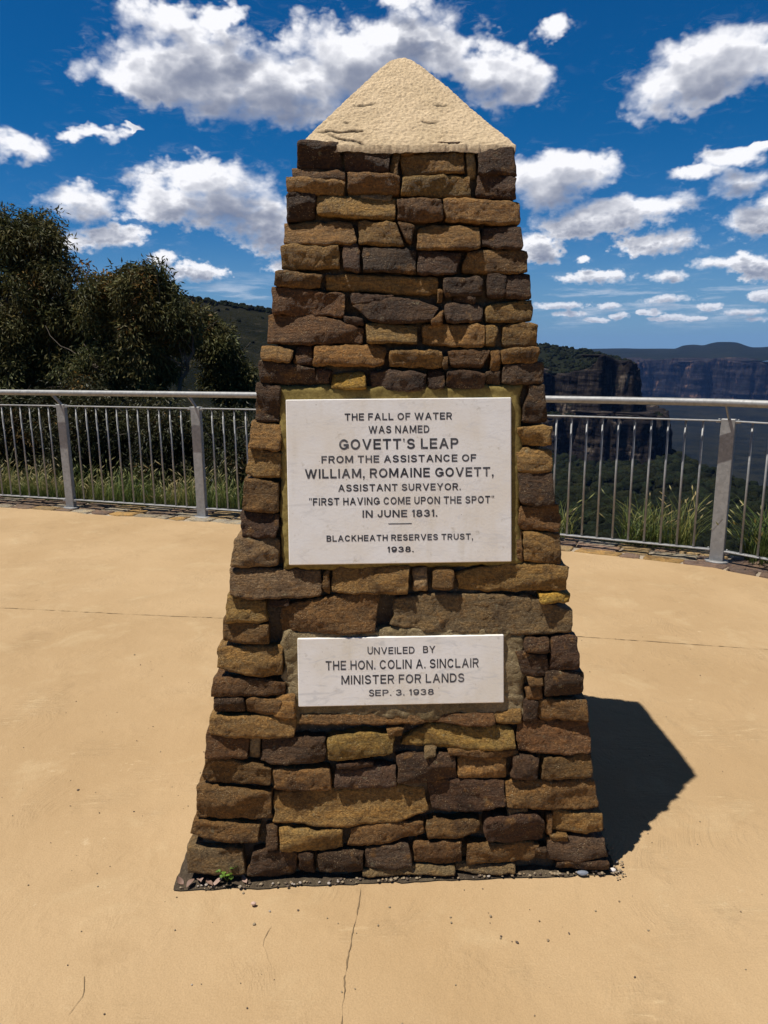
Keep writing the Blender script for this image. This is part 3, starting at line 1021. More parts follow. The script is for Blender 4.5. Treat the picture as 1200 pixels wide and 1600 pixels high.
# drip edge turned down to the stones
edge = rings[0].copy()
edge[:, 2] = 2.165
v = np.concatenate([edge] + rings)
q = v.copy()
dis = 0.0025 * fbm(q * 9, 3, 0.5, 60) + 0.0010 * fbm(q * 38, 3, 0.6, 61) + 0.0017 * fbm(q * 130, 2, 0.6, 62)
dirt = np.zeros(len(v))
front = v[:, 1] < -0.02
for (u0, u1, zc, amp, slope) in ((-0.245, -0.095, 2.232, 0.014, 0.02), (-0.215, -0.165, 2.212, 0.010, -0.4), (-0.17, -0.14, 2.262, 0.014, -0.1),
                                 (-0.205, -0.185, 2.275, 0.012, 0.0), (0.065, 0.125, 2.262, 0.008, 0.0), (-0.14, -0.06, 2.327, 0.008, 0.05),
                                 (0.10, 0.16, 2.327, 0.006, 0.0), (-0.19, -0.09, 2.197, 0.012, -0.25)):
    zl = zc + slope * (v[:, 0] - 0.5 * (u0 + u1)) + 0.004 * fbm(q * 30, 2, 0.5, 64)
    g_ = np.exp(-((v[:, 2] - zl) / 0.0030) ** 2) * sstep(v[:, 0], u0, u0 + 0.02) * (1 - sstep(v[:, 0], u1 - 0.02, u1))
    dis = dis - 0.6 * amp * g_ * front
    dirt = np.maximum(dirt, g_ * front)
nn = np.stack([v[:, 0] - cx, v[:, 1] - cy, np.full(len(v), 0.22)], 1)
nn /= np.linalg.norm(nn, axis=1)[:, None]
v = v + nn * dis[:, None]
v[:len(sq), 2] += 0.005 * fbm(q[:len(sq)] * 14, 3, 0.6, 66)
new_mesh('cap', v, grid_faces(nr + 1, len(sq), closed=True), M_CAP, MON, color=(1 - 0.80 * np.clip(dirt, 0, 1))[:, None] * np.ones((1, 3)))


def face_slab(sp, u0, u1, z0, z1, recess, depth, amp, seed, wob=0.006, step=0.006):
    """a bed of mortar trowelled round a plaque, with an uneven edge"""
    nu, nv = int((u1 - u0) / step), int((z1 - z0) / step)
    S, T = np.meshgrid(np.linspace(0, 1, nu), np.linspace(0, 1, nv))
    S, T = S.ravel(), T.ravel()
    U, Z = u0 + (u1 - u0) * S, z0 + (z1 - z0) * T
    q = np.stack([U, Z, np.full(len(U), seed)], 1)
    U = U + wob * fbm(q * 22, 3, 0.6, seed)
    Z = Z + wob * fbm(q * 22 + 5, 3, 0.6, seed + 1)
    e = np.minimum.reduce([S * (u1 - u0), (1 - S) * (u1 - u0), T * (z1 - z0), (1 - T) * (z1 - z0)])
    d = recess + amp * fbm(q * 14, 3, 0.55, seed + 2) + amp * 0.6 * fbm(q * 60, 3, 0.6, seed + 3) + 0.010 * (1 - sstep(e, 0, 0.010))
    v = frame_front(U, d, Z)
    idx = np.arange(nu * nv).reshape(nv, nu)
    rim = np.concatenate([idx[0, :-1], idx[:-1, -1], idx[-1, :0:-1], idx[:0:-1, 0]])
    cur = np.arange(nu * nv, nu * nv + len(rim))
    f = np.concatenate([grid_faces(nv, nu), np.stack([rim, np.roll(rim, -1), np.roll(cur, -1), cur], 1)[:, ::-1]])
    sp.add(np.concatenate([v, frame_front(U[rim], d[rim] + depth, Z[rim])]), f)


sp = Soup()
face_slab(sp, -0.366, 0.359, 0.958, 1.500, 0.010, 0.05, 0.0022, 301)
sp.build('plaque_bedding', M_SURR, MON)['label'] = 'smooth ochre mortar bed around the upper plaque'
sp = Soup()
face_slab(sp, -0.372, 0.372, 0.488, 0.775, 0.014, 0.05, 0.0055, 311, wob=0.010)
sp.build('plaque_bedding', M_SURR2, MON)['label'] = 'gritty brown mortar bed around the lower plaque'


def arc(cx, cy, rx, ry, a0, a1, n=14):
    a = np.radians(np.linspace(a0, a1, n))
    return [(cx + rx * math.cos(t), cy + ry * math.sin(t)) for t in a]


# letters as strokes on a unit square: ('p', points) is a pen stroke, ('s', x0, y0, x1, y1) a slanted stroke cut level; first the width
GLYPHS = {
    'A': (1.0, [('s', 0, 0, .5, 1), ('s', 1, 0, .5, 1), ('p', [(.24, .33), (.76, .33)])]),
    'B': (.82, [('p', [(0, 0), (0, 1), (.62, 1)] + arc(.62, .77, .32, .23, 90, -90) + [(0, .54)]), ('p', [(.5, .54), (.64, .54)] + arc(.64, .27, .36, .27, 90, -90) + [(0, 0)])]),
    'C': (.95, [('p', arc(.5, .5, .5, .5, 42, 318, 26))]),
    'D': (.9, [('p', [(0, 0), (0, 1), (.45, 1)] + arc(.45, .5, .55, .5, 90, -90, 20) + [(0, 0)])]),
    'E': (.78, [('p', [(1, 1), (0, 1), (0, 0), (1, 0)]), ('p', [(0, .52), (.9, .52)])]),
    'F': (.75, [('p', [(1, 1), (0, 1), (0, 0)]), ('p', [(0, .5), (.88, .5)])]),
    'G': (1.0, [('p', arc(.5, .5, .5, .5, 42, 345, 26)), ('p', [(.58, .44), (1, .44), (1, .18)])]),
    'H': (.88, [('p', [(0, 0), (0, 1)]), ('p', [(1, 0), (1, 1)]), ('p', [(0, .52), (1, .52)])]),
    'I': (.17, [('p', [(.5, 0), (.5, 1)])]),
    'J': (.66, [('p', [(1, 1), (1, .32)] + arc(.5, .32, .5, .32, 0, -175, 14))]),
    'K': (.88, [('p', [(0, 0), (0, 1)]), ('s', 0, .36, .92, 1), ('s', 1, 0, .36, .60)]),
    'L': (.74, [('p', [(0, 1), (0, 0), (1, 0)])]),
    'M': (1.08, [('p', [(0, 0), (0, 1)]), ('p', [(1, 0), (1, 1)]), ('s', .5, 0.05, .02, 1), ('s', .5, 0.05, .98, 1)]),
    'N': (.92, [('p', [(0, 0), (0, 1)]), ('p', [(1, 0), (1, 1)]), ('s', .98, 0, .02, 1)]),
    'O': (1.0, [('p', arc(.5, .5, .5, .5, 90, 450, 34))]),
    'P': (.82, [('p', [(0, 0), (0, 1), (.62, 1)] + arc(.62, .73, .38, .27, 90, -90) + [(0, .46)])]),
    'R': (.86, [('p', [(0, 0), (0, 1), (.62, 1)] + arc(.62, .74, .36, .26, 90, -90) + [(0, .48)]), ('s', 1, 0, .55, .5)]),
    'S': (.84, [('p', arc(.5, .755, .46, .245, 28, 270, 18)[:-1] + arc(.5, .255, .5, .255, 90, -152, 18))]),
    'T': (.86, [('p', [(0, 1), (1, 1)]), ('p', [(.5, 0), (.5, 1)])]),
    'U': (.88, [('p', [(0, 1), (0, .4)] + arc(.5, .4, .5, .4, 180, 360, 18) + [(1, 1)])]),
    'V': (.98, [('s', .5, 0, 0, 1), ('s', .5, 0, 1, 1)]),
    'W': (1.42, [('s', .26, 0, 0, 1), ('s', .26, 0, .5, 1), ('s', .74, 0, .5, 1), ('s', .74, 0, 1, 1)]),
    'Y': (.95, [('s', .5, .4, 0, 1), ('s', .5, .4, 1, 1), ('p', [(.5, 0), (.5, .42)])]),
    '1': (.36, [('p', [(1, 0), (1, 1)]), ('s', 0, .74, .9, 1)]),
    '3': (.78, [('p', arc(.48, .76, .44, .24, 155, -90, 18)), ('p', arc(.48, .26, .52, .26, 90, -155, 18))]),
    '8': (.80, [('p', arc(.5, .765, .42, .235, 90, 450, 24)), ('p', arc(.5, .265, .5, .265, 90, 450, 24))]),
    '9': (.80, [('p', arc(.5, .68, .5, .32, 0, 360, 26)), ('p', arc(.5, .5, .5, .5, 20, -140, 18))]),
    '.': (.17, [('dot',)]),
    ',': (.17, [('dot',), ('tail',)]),
    "'": (.15, [('tick', 0.0)]),
    '\u201c': (.42, [('tick', 0.0), ('tick', .26)]),
    '\u201d': (.42, [('tick', 0.0), ('tick', .26)]),
}


def stroke(P, t):
    """a pen line of width t with mitred corners and square ends"""
    P = np.array(P, float)
    keep = np.concatenate([[True], np.hypot(*np.diff(P, axis=0).T) > 1e-6])
    P = P[keep]
    closed = np.hypot(*(P[0] - P[-1])) < 1e-5
    d = np.diff(P, axis=0)
    d /= np.hypot(d[:, 0], d[:, 1])[:, None]
    if not closed:
        P[0] -= d[0] * t / 2
        P[-1] += d[-1] * t / 2
    nrm = np.stack([-d[:, 1], d[:, 0]], 1)
    n = len(P)
    M = np.zeros((n, 2))
    for i in range(n):
        a = nrm[i - 1] if i > 0 else (nrm[-1] if closed else nrm[0])
        b = nrm[i] if i < n - 1 else (nrm[0] if closed else nrm[-1])
        m = a + b
        m /= np.hypot(*m) + 1e-9
        M[i] = m / max(0.35, m @ b)
    return P + M * t / 2, P - M * t / 2


def text_mesh(lines, weight):
    """lines: (string, x0, x1, y of the base line, cap height) on the plaque -> vertices, faces of the painted letters"""
    V, F = [], []
    for (s, x0, x1, yb, ch) in lines:
        t, gap = weight, 0.20
        adv = 0.0
        marks = []
        for c in s:
            if c == ' ':
                adv += 0.42
                continue
            w, st = GLYPHS[c]
            w = max(w, t)
            marks.append((adv, w, st))
            adv += w + gap
        tot = adv - gap
        sx = (x1 - x0) / tot
        for (ox, w, st) in marks:
            for k, q in enumerate(st):
                z = 0.0005 + 0.00004 * k
                mp = lambda p: (ox + t / 2 + p[0] * (w - t), t / 2 + p[1] * (1 - t))
                if q[0] == 'p':
                    A, B = stroke([mp(p) for p in q[1]], t)
                elif q[0] == 's':
                    (xa, ya), (xb, yb_) = mp(q[1:3]), mp(q[3:5])
                    if q[2] == 0:
                        ya = 0.0
                    if q[4] == 1:
                        yb_ = 1.0
                    hw = t / 2 * math.hypot(xb - xa, yb_ - ya) / max(abs(yb_ - ya), 1e-6)
                    hw = min(hw, t * 1.1)
                    A = np.array([(xa - hw, ya), (xb - hw, yb_)])
                    B = np.array([(xa + hw, ya), (xb + hw, yb_)])
                elif q[0] == 'dot':
                    A = np.array([(ox, 0), (ox, t * 1.05)])
                    B = A + np.array([t, 0])
                elif q[0] == 'tail':
                    A = np.array([(ox + t * .1, -t * 1.0), (ox + t * .45, 0.01)])
                    B = np.array([(ox + t * .45, -t * 1.0), (ox + t, 0.01)])
                else:
                    A = np.array([(ox + q[1] + t * .25, .68), (ox + q[1], 1.0)])
                    B = np.array([(ox + q[1] + t * .65, .68), (ox + q[1] + t * .9, 1.0)])
                n = len(A)
                b0 = len(V)
                for P in (A, B):
                    V += [(x0 + p[0] * sx, yb + p[1] * ch, z) for p in P]
                F += [[b0 + i, b0 + n + i, b0 + n + i + 1, b0 + i + 1] for i in range(n - 1)]
    return V, F


def plaque(uc, zc, hw, hh, proud, thick, mat, label, lines, weight, rule=None):
    n = Vector((0, -1, KF)).normalized()
    up = Vector((0, KF, 1)).normalized()
    p = Vector((uc, yf(zc), zc)) + n * proud
    v, q, t = bevel_box(-hw, hw, -hh, hh, -thick, 0.0, 0.0022)
    o = new_mesh('plaque', v, [q, t], mat, MON, smooth=False)
    o.matrix_local = Matrix(((1, up.x, n.x, p.x), (0, up.y, n.y, p.y), (0, up.z, n.z, p.z), (0, 0, 0, 1)))
    o['label'] = label
    V, F = text_mesh(lines, weight)
    if rule:
        V += [(rule[0], rule[2], 0.0005), (rule[1], rule[2], 0.0005), (rule[1], rule[3], 0.0005), (rule[0], rule[3], 0.0005)]
        F += [[len(V) - 4, len(V) - 3, len(V) - 2, len(V) - 1]]
    me = bpy.data.meshes.new('lettering')
    me.from_pydata([tuple(x) for x in V], [], F)
    me.materials.append(M_INK)
    l = bpy.data.objects.new('lettering', me)
    COL.objects.link(l)
    l.parent = o
    return o


def rows(spec, X0, X1, Y0, Y1, hw, hh):
    out = []
    for (s, x0, x1, yt, yb) in spec:
        fx = lambda x: (x - X0) / (X1 - X0) * 2 * hw - hw
        fy = lambda y: hh - (y - Y0) / (Y1 - Y0) * 2 * hh
        out.append((s, fx(x0), fx(x1), fy(yb), fy(yt) - fy(yb)))
    return out


L1 = rows([("THE FALL OF WATER", 333, 850, 140, 174), ("WAS NAMED", 446, 740, 200, 236), ("GOVETT'S LEAP", 304, 880, 262, 312),
           ("FROM THE ASSISTANCE OF", 218, 966, 340, 375), ("WILLIAM, ROMAINE GOVETT,", 137, 1050, 402, 447),
           ("ASSISTANT SURVEYOR.", 296, 890, 477, 511), ("\u201cFIRST HAVING COME UPON THE SPOT\u201d", 155, 1052, 540, 576),
           ("IN JUNE 1831.", 412, 775, 602, 637), ("BLACKHEATH RESERVES TRUST,", 236, 948, 720, 750), ("1938.", 530, 658, 778, 806)],
          52, 1138, 72, 860, 0.335, 0.246)
plaque(-0.009, 1.2185, 0.335, 0.246, 0.001, 0.03, M_MARBLE, 'large white marble plaque about the naming of the fall of water', L1, 0.195,
       rule=(-0.036, 0.034, -0.1275, -0.1250))
L2 = rows([("U", 423, 450, 95, 133), ("NVEILED", 455, 655, 99, 133), ("BY", 697, 757, 97, 131), ("THE HON. COLIN A. SINCLAIR", 216, 972, 161, 206),
           ("MINISTER FOR LANDS", 292, 900, 233, 277), ("S", 427, 453, 304, 338), ("EP. 3. 1938", 458, 748, 306, 336)],
          79, 1098, 50, 382, 0.3135, 0.105)
plaque(-0.011, 0.650, 0.3135, 0.105, -0.005, 0.03, M_MARBLE2, 'small weathered marble plaque recording the unveiling', L2, 0.17)

# ================================================================== the railing line
POSTS = [(-6.27, 8.69), (-4.79, 8.21), (-3.31, 7.73), (-1.80, 7.22), (-0.33, 6.70), (1.14, 6.175), (2.54, 5.487), (3.60, 4.35), (4.33, 2.97), (4.70, 1.45)]
PP = np.array(POSTS)


def inward(i):
    a = PP[min(i + 1, len(PP) - 1)] - PP[max(i - 1, 0)]
    a = a / np.hypot(*a)
    return np.array([a[1], -a[0]]), a


INW = np.array([inward(i)[0] for i in range(len(PP))])


def beyond(x, y):
    """metres outside the railing (negative inside); the line is convex"""
    s = None
    for i in range(len(PP) - 1):
        t = PP[i + 1] - PP[i]
        t = t / np.hypot(*t)
        d = (x - PP[i][0]) * -t[1] + (y - PP[i][1]) * t[0]
        s = d if s is None else np.maximum(s, d)
    return s


def build_paving():
    e = PP + INW * 0.17
    pts = []
    for i in range(len(e) - 1):
        for k in range(10):
            p = e[i] + (e[i + 1] - e[i]) * k / 10
            q = np.array([[p[0] * 3, p[1] * 3, 0]])
            pts.append((p[0] + 0.025 * fbm(q, 2, 0.5, 3)[0], p[1] + 0.045 * fbm(q + 8, 2, 0.5, 4)[0]))
    pts += [tuple(e[-1]), (5.2, -7.0), (-13.0, -7.0), (-13.0, 10.7)]
    n = len(pts)
    v = [(x, y, 0.0) for x, y in pts] + [(x, y, -0.09) for x, y in pts]
    me = bpy.data.meshes.new('concrete_paving')
    me.from_pydata(v, [], [list(range(n))[::-1]] + [[i, (i + 1) % n, n + (i + 1) % n, n + i] for i in range(n)])
    me.materials.append(M_CONC)
    o = bpy.data.objects.new('concrete_paving', me)
    COL.objects.link(o)
    tag(o, kind='structure')


build_paving()


def ribbon(name, pts, w, seed, z=0.0025, step=0.012, wob=0.006):
    """a crack: a ragged dark ribbon of dirt-filled gap"""
    P = np.array(pts, float)
    L = np.concatenate([[0], np.cumsum(np.hypot(*np.diff(P, axis=0).T))])
    n = max(8, int(L[-1] / step))
    s = np.linspace(0, L[-1], n)
    c = np.stack([np.interp(s, L, P[:, 0]), np.interp(s, L, P[:, 1])], 1)
    t = np.gradient(c, axis=0)
    t /= np.hypot(t[:, 0], t[:, 1])[:, None]
    nn = np.stack([-t[:, 1], t[:, 0]], 1)
    q = np.stack([s * 18, np.full(n, seed), np.zeros(n)], 1)
    c = c + nn * (wob * fbm(q, 4, 0.6, seed))[:, None]
    ww = w * np.clip(0.65 + 0.9 * fbm(q * 1.7, 3, 0.6, seed + 1), 0.08, 2.0)
    ww[0] = ww[-1] = w * 0.1
    v = np.concatenate([np.c_[c + nn * ww[:, None] / 2, np.full(n, z)], np.c_[c - nn * ww[:, None] / 2, np.full(n, z)]])
    i = np.arange(n - 1)
    f = np.stack([n + i, n + i + 1, i + 1, i], 1)
    tag(new_mesh(name, v, f, M_CRACK), kind='structure')


ribbon('paving_joint', [(-4.6, 4.92), (-2.483, 4.572), (-1.953, 4.486), (-1.441, 4.403), (-0.991, 4.346), (0.2, 4.16), (1.105, 3.993), (1.593, 3.887), (2.075, 3.785), (3.6, 3.46)], 0.0050, 11, wob=0.004)
ribbon('paving_crack', [(-0.076, 1.985), (-0.085, 1.892), (-0.103, 1.77), (-0.114, 1.641), (-0.117, 1.509), (-0.14, 1.3)], 0.0038, 12)
ribbon('paving_crack', [(-0.797, 1.659), (-0.778, 1.599), (-0.792, 1.537)], 0.0022, 13, wob=0.003)
ribbon('paving_crack', [(-0.33, 1.83), (-0.345, 1.76), (-0.318, 1.69), (-0.31, 1.655)], 0.0012, 14)
ribbon('paving_crack', [(-2.345, 4.685), (-2.325, 4.70), (-2.30, 4.735)], 0.006, 15)

# flagstones bedded in mortar along the foot of the railing
M_FLAG = mat_stone()
M_FLAG.name = 'flagstone'
M_FLAGBED = mat_mortar('flag_mortar', (0.40, 0.34, 0.27), (0.30, 0.24, 0.17), 60.0, 0.6, 0.006)


def along(s):
    """point and inward normal at run s (in posts)"""
    i = int(np.clip(math.floor(s), 0, len(PP) - 2))
    f = s - i
    return PP[i] * (1 - f) + PP[i + 1] * f, INW[i] * (1 - f) + INW[i + 1] * f


def build_edging():
    rng = np.random.RandomState(21)
    bed, sp = Soup(), Soup()
    ss = np.linspace(0, len(PP) - 1, 160)
    a = np.array([along(s)[0] + along(s)[1] * 0.24 for s in ss])
    b = np.array([along(s)[0] - along(s)[1] * 0.30 for s in ss])
    # the concrete runs over the bed on the inside
    v = np.concatenate([np.c_[a, np.full(160, -0.006)], np.c_[b, np.full(160, -0.006)], np.c_[b, np.full(160, -0.30)]])
    bed.add(v, grid_faces(3, 160, flip=True))
    tag(bed.build('edging_mortar', M_FLAGBED), kind='structure')
    rows_ = ((0.165, 0.02), (0.02, -0.14), (-0.14, -0.29))
    cl = {0: (0.30, 0.22, 0.12), 1: (0.19, 0.14, 0.11), 2: (0.22, 0.155, 0.125), 3: (0.30, 0.27, 0.22), 4: (0.34, 0.22, 0.09), 5: (0.15, 0.105, 0.088)}
    for r, (w0, w1) in enumerate(rows_):
        s = rng.uniform(0, 0.1)
        ja = rng.uniform(-0.02, 0.02)
        while s < len(PP) - 1.25:
            L = rng.uniform(0.11, 0.27)
            jb = rng.uniform(-0.03, 0.03)
            g = 0.009
            pts = []
            for (ds, w) in ((ja + g, w0 - 0.008 + rng.uniform(-0.025, 0.012)), (L * 0.5, w0 + rng.uniform(-0.012, 0.014)), (L + jb - g, w0 - 0.008 + rng.uniform(-0.025, 0.012)),
                            (L + jb - g + rng.uniform(-.02, .02), w1 + 0.012 + rng.uniform(-.01, .02)), (L * 0.5, w1 + 0.008 + rng.uniform(-.01, .02)), (ja + g + rng.uniform(-.02, .02), w1 + 0.012 + rng.uniform(-.01, .02))):
                p, n = along(min(s + ds, len(PP) - 1.001))
                pts.append(p + n * w)
            P = np.array(pts)
            c = P.mean(0)
            fine = []
            for i in range(6):
                for k in range(4):
                    fine.append(P[i] + (P[(i + 1) % 6] - P[i]) * k / 4)
            fine = np.array(fine)
            q = np.c_[fine * 30, np.zeros(len(fine))]
            fine = fine + 0.006 * np.stack([fbm(q, 2, 0.5, 5), fbm(q + 3, 2, 0.5, 6)], 1)
            z = rng.uniform(0.004, 0.012)
            m = len(fine)
            tiltx, tilty = rng.uniform(-0.02, 0.02, 2)
            zz = lambda R: z + (R[:, 0] - c[0]) * tiltx + (R[:, 1] - c[1]) * tilty
            r0 = np.c_[fine, np.full(m, -0.05)]
            r1 = np.c_[fine, zz(fine) - 0.005]
            r2 = c + (fine - c) * 0.94
            r2 = np.c_[r2, zz(r2)]
            r3 = c + (fine - c) * 0.5
            r3 = np.c_[r3, zz(r3) + 0.003 * fbm(np.c_[r3 * 20, np.zeros(m)], 2, 0.5, 9)]
            v = np.concatenate([r0, r1, r2, r3, [[c[0], c[1], z]]])
            col = np.array(cl[rng.choice(6, p=[.24, .2, .2, .16, .06, .14])]) * rng.uniform(0.8, 1.2)
            k0 = sp.n
            sp.add(v, grid_faces(4, m, closed=True, flip=True), col)
            i = np.arange(m)
            sp.t.append(np.stack([k0 + 3 * m + i, k0 + 4 * m + np.zeros(m, int), k0 + 3 * m + (i + 1) % m], 1))
            s += L
            ja = jb
    tag(sp.build('flagstone_edging', M_FLAG), kind='structure')


build_edging()

# ------------------------------------------------------------------ the railing
RAIL = empty('metal_railing', (PP[4][0], PP[4][1], 0.0))
tag(RAIL, 'galvanised steel safety railing with round handrail curving along the lookout edge', 'railing')
RO = np.array([PP[4][0], PP[4][1], 0.0])
HZ, TOPZ, BOTZ, OFF = 1.215, 1.085, 0.105, 0.115


def rail_path(off, z, step=24):
    pts = []
    for i in range(len(PP) - 1):
        p0, p1 = PP[max(i - 1, 0)] + INW[max(i - 1, 0)] * off, PP[i] + INW[i] * off
        p2, p3 = PP[i + 1] + INW[i + 1] * off, PP[min(i + 2, len(PP) - 1)] + INW[min(i + 2, len(PP) - 1)] * off
        for k in range(step):
            t = k / step
            c = 0.5 * ((2 * p1) + (p2 - p0) * t + (2 * p0 - 5 * p1 + 4 * p2 - p3) * t * t + (3 * p1 - p0 - 3 * p2 + p3) * t ** 3)
            l = p1 + (p2 - p1) * t
            c = 0.5 * c + 0.5 * l
            pts.append((c[0], c[1], z))
    pts.append((*(PP[-1] + INW[-1] * off), z))
    return np.array(pts)


sp = Soup()
hp = rail_path(OFF, HZ)
add_tube(sp, hp - RO, 0.0275, 16)
sp.build('handrail', M_STEEL, RAIL)


def oriented(v, p, a):
    """local x along a, local y outward"""
    o = np.array([-a[1], a[0]])
    return np.stack([p[0] + v[:, 0] * a[0] + v[:, 1] * o[0], p[1] + v[:, 0] * a[1] + v[:, 1] * o[1], v[:, 2]], 1)


for i, p in enumerate(POSTS):
    n, a = inward(i)
    v, q, t = bevel_box(-0.050, 0.050, -0.025, 0.025, 0.010, TOPZ + 0.006, 0.004)
    po = new_mesh('post', oriented(v, p, a) - RO, [q, t], M_STEEL, RAIL, smooth=False)
    sp = Soup()
    k = 28
    an = np.linspace(0, 2 * np.pi, k, endpoint=False)
    rr = [(1.0, -0.004), (1.0, 0.008), (0.95, 0.012), (0.0, 0.0121)]
    v = np.concatenate([np.stack([0.088 * s_ * np.cos(an), 0.066 * s_ * np.sin(an), np.full(k, z_ + 0.004)], 1) for s_, z_ in rr])
    sp.add(oriented(v, p, a) - RO, grid_faces(4, k, closed=True))
    sp.build('base_plate', M_STEEL, po, smooth=False)
    sp = Soup()
    # flat bracket leaning in from the post head to the handrail
    prof = [(0.020, TOPZ + 0.004), (-0.020, TOPZ + 0.004), (-OFF - 0.020, HZ - 0.022), (-OFF + 0.026, HZ - 0.016)]
    v = np.array([(x, y, z) for x in (-0.005, 0.005) for y, z in prof])
    f = np.array([(0, 1, 2, 3), (7, 6, 5, 4), (0, 4, 5, 1), (1, 5, 6, 2), (2, 6, 7, 3), (3, 7, 4, 0)])
    sp.add(oriented(v, p, a) - RO, f)
    sp.build('bracket', M_STEEL, po, smooth=False)
    for sx in (-1, 1):                       # lugs that carry the panel rails
        for z0 in (TOPZ - 0.012, BOTZ - 0.012):
            sp = Soup()
            v, q = box(0.0512, 0.084, -0.022, 0.022, z0 - 0.012, z0 - 0.003) if sx > 0 else box(-0.084, -0.0512, -0.022, 0.022, z0 - 0.012, z0 - 0.003)
            sp.add(oriented(v, p, a) - RO, q)
            sp.build('lug', M_STEEL, po, smooth=False)
            sp = Soup()
            an6 = np.linspace(0, 2 * np.pi, 6, endpoint=False)
            v = np.concatenate([np.stack([sx * 0.066 + 0.008 * s_ * np.cos(an6), 0.008 * s_ * np.sin(an6), np.full(6, z_)], 1) for s_, z_ in ((1, z0 + 0.0078), (1, z0 + 0.014), (0.7, z0 + 0.018), (0.0, z0 + 0.0181))])
            sp.add(oriented(v, p, a) - RO, grid_faces(4, 6, closed=True))
            sp.build('bolt', M_STEEL, po, smooth=False)

bar_mesh = None
for i in range(len(POSTS) - 1):
    p0, p1 = PP[i], PP[i + 1]
    L = np.hypot(*(p1 - p0))
    a = (p1 - p0) / L
    for nm, z0 in (('top_rail', TOPZ - 0.0045), ('bottom_rail', BOTZ - 0.0045)):
        v, q, t = bevel_box(0.054, L - 0.054, -0.021, 0.021, z0 - 0.010, z0, 0.002)
        new_mesh(nm, oriented(v, p0, a) - RO, [q, t], M_STEEL, RAIL, smooth=False)
    nb = 11
    for k in range(nb):
        x = 0.05 + (L - 0.10) * (k + 1) / (nb + 1)
        c = p0 + a * x
        if bar_mesh is None:
            v, (q, t) = tube([(0, 0, BOTZ - 0.0055), (0, 0, TOPZ - 0.0135)], 0.0082, 10)
            ob = new_mesh('baluster', v, [q, t], M_STEEL, RAIL)
            bar_mesh = ob.data
        else:
            ob = bpy.data.objects.new('baluster', bar_mesh)
            COL.objects.link(ob)
            ob.parent = RAIL
        ob.location = (c[0] - RO[0], c[1] - RO[1], 0)

# ================================================================== land
def deg(*a):
    return [math.radians(v) for v in a]


RIDGE_AZ = deg(-180, -70, -35, -20, -13.9, -8.5, 0, 11.4, 16, 24, 40, 70, 180)
RIDGE_EL = [0.0, 0.05, 0.078, 0.074, 0.064, 0.0500, 0.030, 0.0073, -0.03, -0.10, -0.10, 0.0, 0.0]
EDGE_AZ = deg(4, 10, 15, 20.8, 26.8, 34, 45)
EDGE_D = [1150, 1120, 1060, 1000, 640, 330, 260]


def terrain(x, y):
    d = np.hypot(x, y)
    az = np.arctan2(x, y)
    s = beyond(x, y)
    p3 = np.stack([x, y, np.zeros_like(x)], 1)
    # left: an easy bushy bank, a gully, then the long hill
    near = np.where(s < 0.30, -0.10, np.where(s < 0.5, -0.04, -0.04 - 0.20 * (s - 0.5)))
    rid = 1.6 + 700 * np.interp(az, RIDGE_AZ, RIDGE_EL)
    t = sstep(d, 230, 700)
    far = -62 + (rid + 62) * (t ** 1.2)
    bump = 9 * fbm(p3 / 130.0, 4, 0.5, 40) * sstep(d, 120, 330) * (1 - 0.75 * sstep(d, 560, 690))
    back = sstep(d, 740, 1400)
    far = far * (1 - back) + np.minimum(rid, -6.0) * back + bump
    k = sstep(d, 35, 150)
    left = near * (1 - k) + far * k
    # right: the ground breaks away to a wooded bench that ends at the valley
    drop = np.where(s < 0.30, -0.10, np.where(s < 0.5, -0.05, -0.05 - 0.95 * (s - 0.5)))
    bench = np.interp(d, [60, 120, 300, 500, 800, 1000, 1200], [-50, -62, -82, -102, -123, -133, -135])
    bench = bench + 7 * fbm(p3 / 90.0, 3, 0.5, 41) * sstep(d, 100, 300)
    de = np.interp(az, EDGE_AZ, EDGE_D) * (1 + 0.05 * fbm(p3 / 160.0, 2, 0.5, 42))
    off = sstep(d, de, de * 1.5)
    floor = np.interp(d, [1000, 3400, 4300, 5200], [-400, -400, -385, -315]) + 14 * fbm(p3 / 420.0, 3, 0.5, 43)
    bench = bench * (1 - off) + floor * off
    right = np.where(drop > bench, drop, bench)
    w = sstep(az, math.radians(3.0), math.radians(9.0))
    w = w * (1 - sstep(az, math.radians(60), math.radians(80)))
    z = left * (1 - w) + right * w
    inside = s < 0.30
    return np.where(inside, -0.10, z)


def build_ground():
    az = np.concatenate([np.arange(-180, -42, 3.0), np.arange(-42, 44, 0.16), np.arange(44, 180, 3.0)])
    az = np.radians(az)
    dd = np.concatenate([[0.6, 1.5, 3.0], np.arange(4.0, 16, 0.25), 16 * 1.024 ** np.arange(0, 270)])
    dd = dd[dd < 10400]
    D, A = np.meshgrid(dd, az, indexing='ij')
    x, y = (D * np.sin(A)).ravel(), (D * np.cos(A)).ravel()
    z = terrain(x, y)
    v = np.stack([x, y, z], 1)
    o = new_mesh('ground', v, grid_faces(len(dd), len(az), closed=True, flip=True), M_GROUND)
    tag(o, kind='structure')


M_GROUND = mat_canopy('bushland', (0.004, 0.006, 0.003), (0.017, 0.017, 0.008), (0.038, 0.033, 0.020), 0.010, 0.10, 4.5)
build_ground()


def polar(azd, d):
    a = math.radians(azd)
    return np.array([d * math.sin(a), d * math.cos(a)])


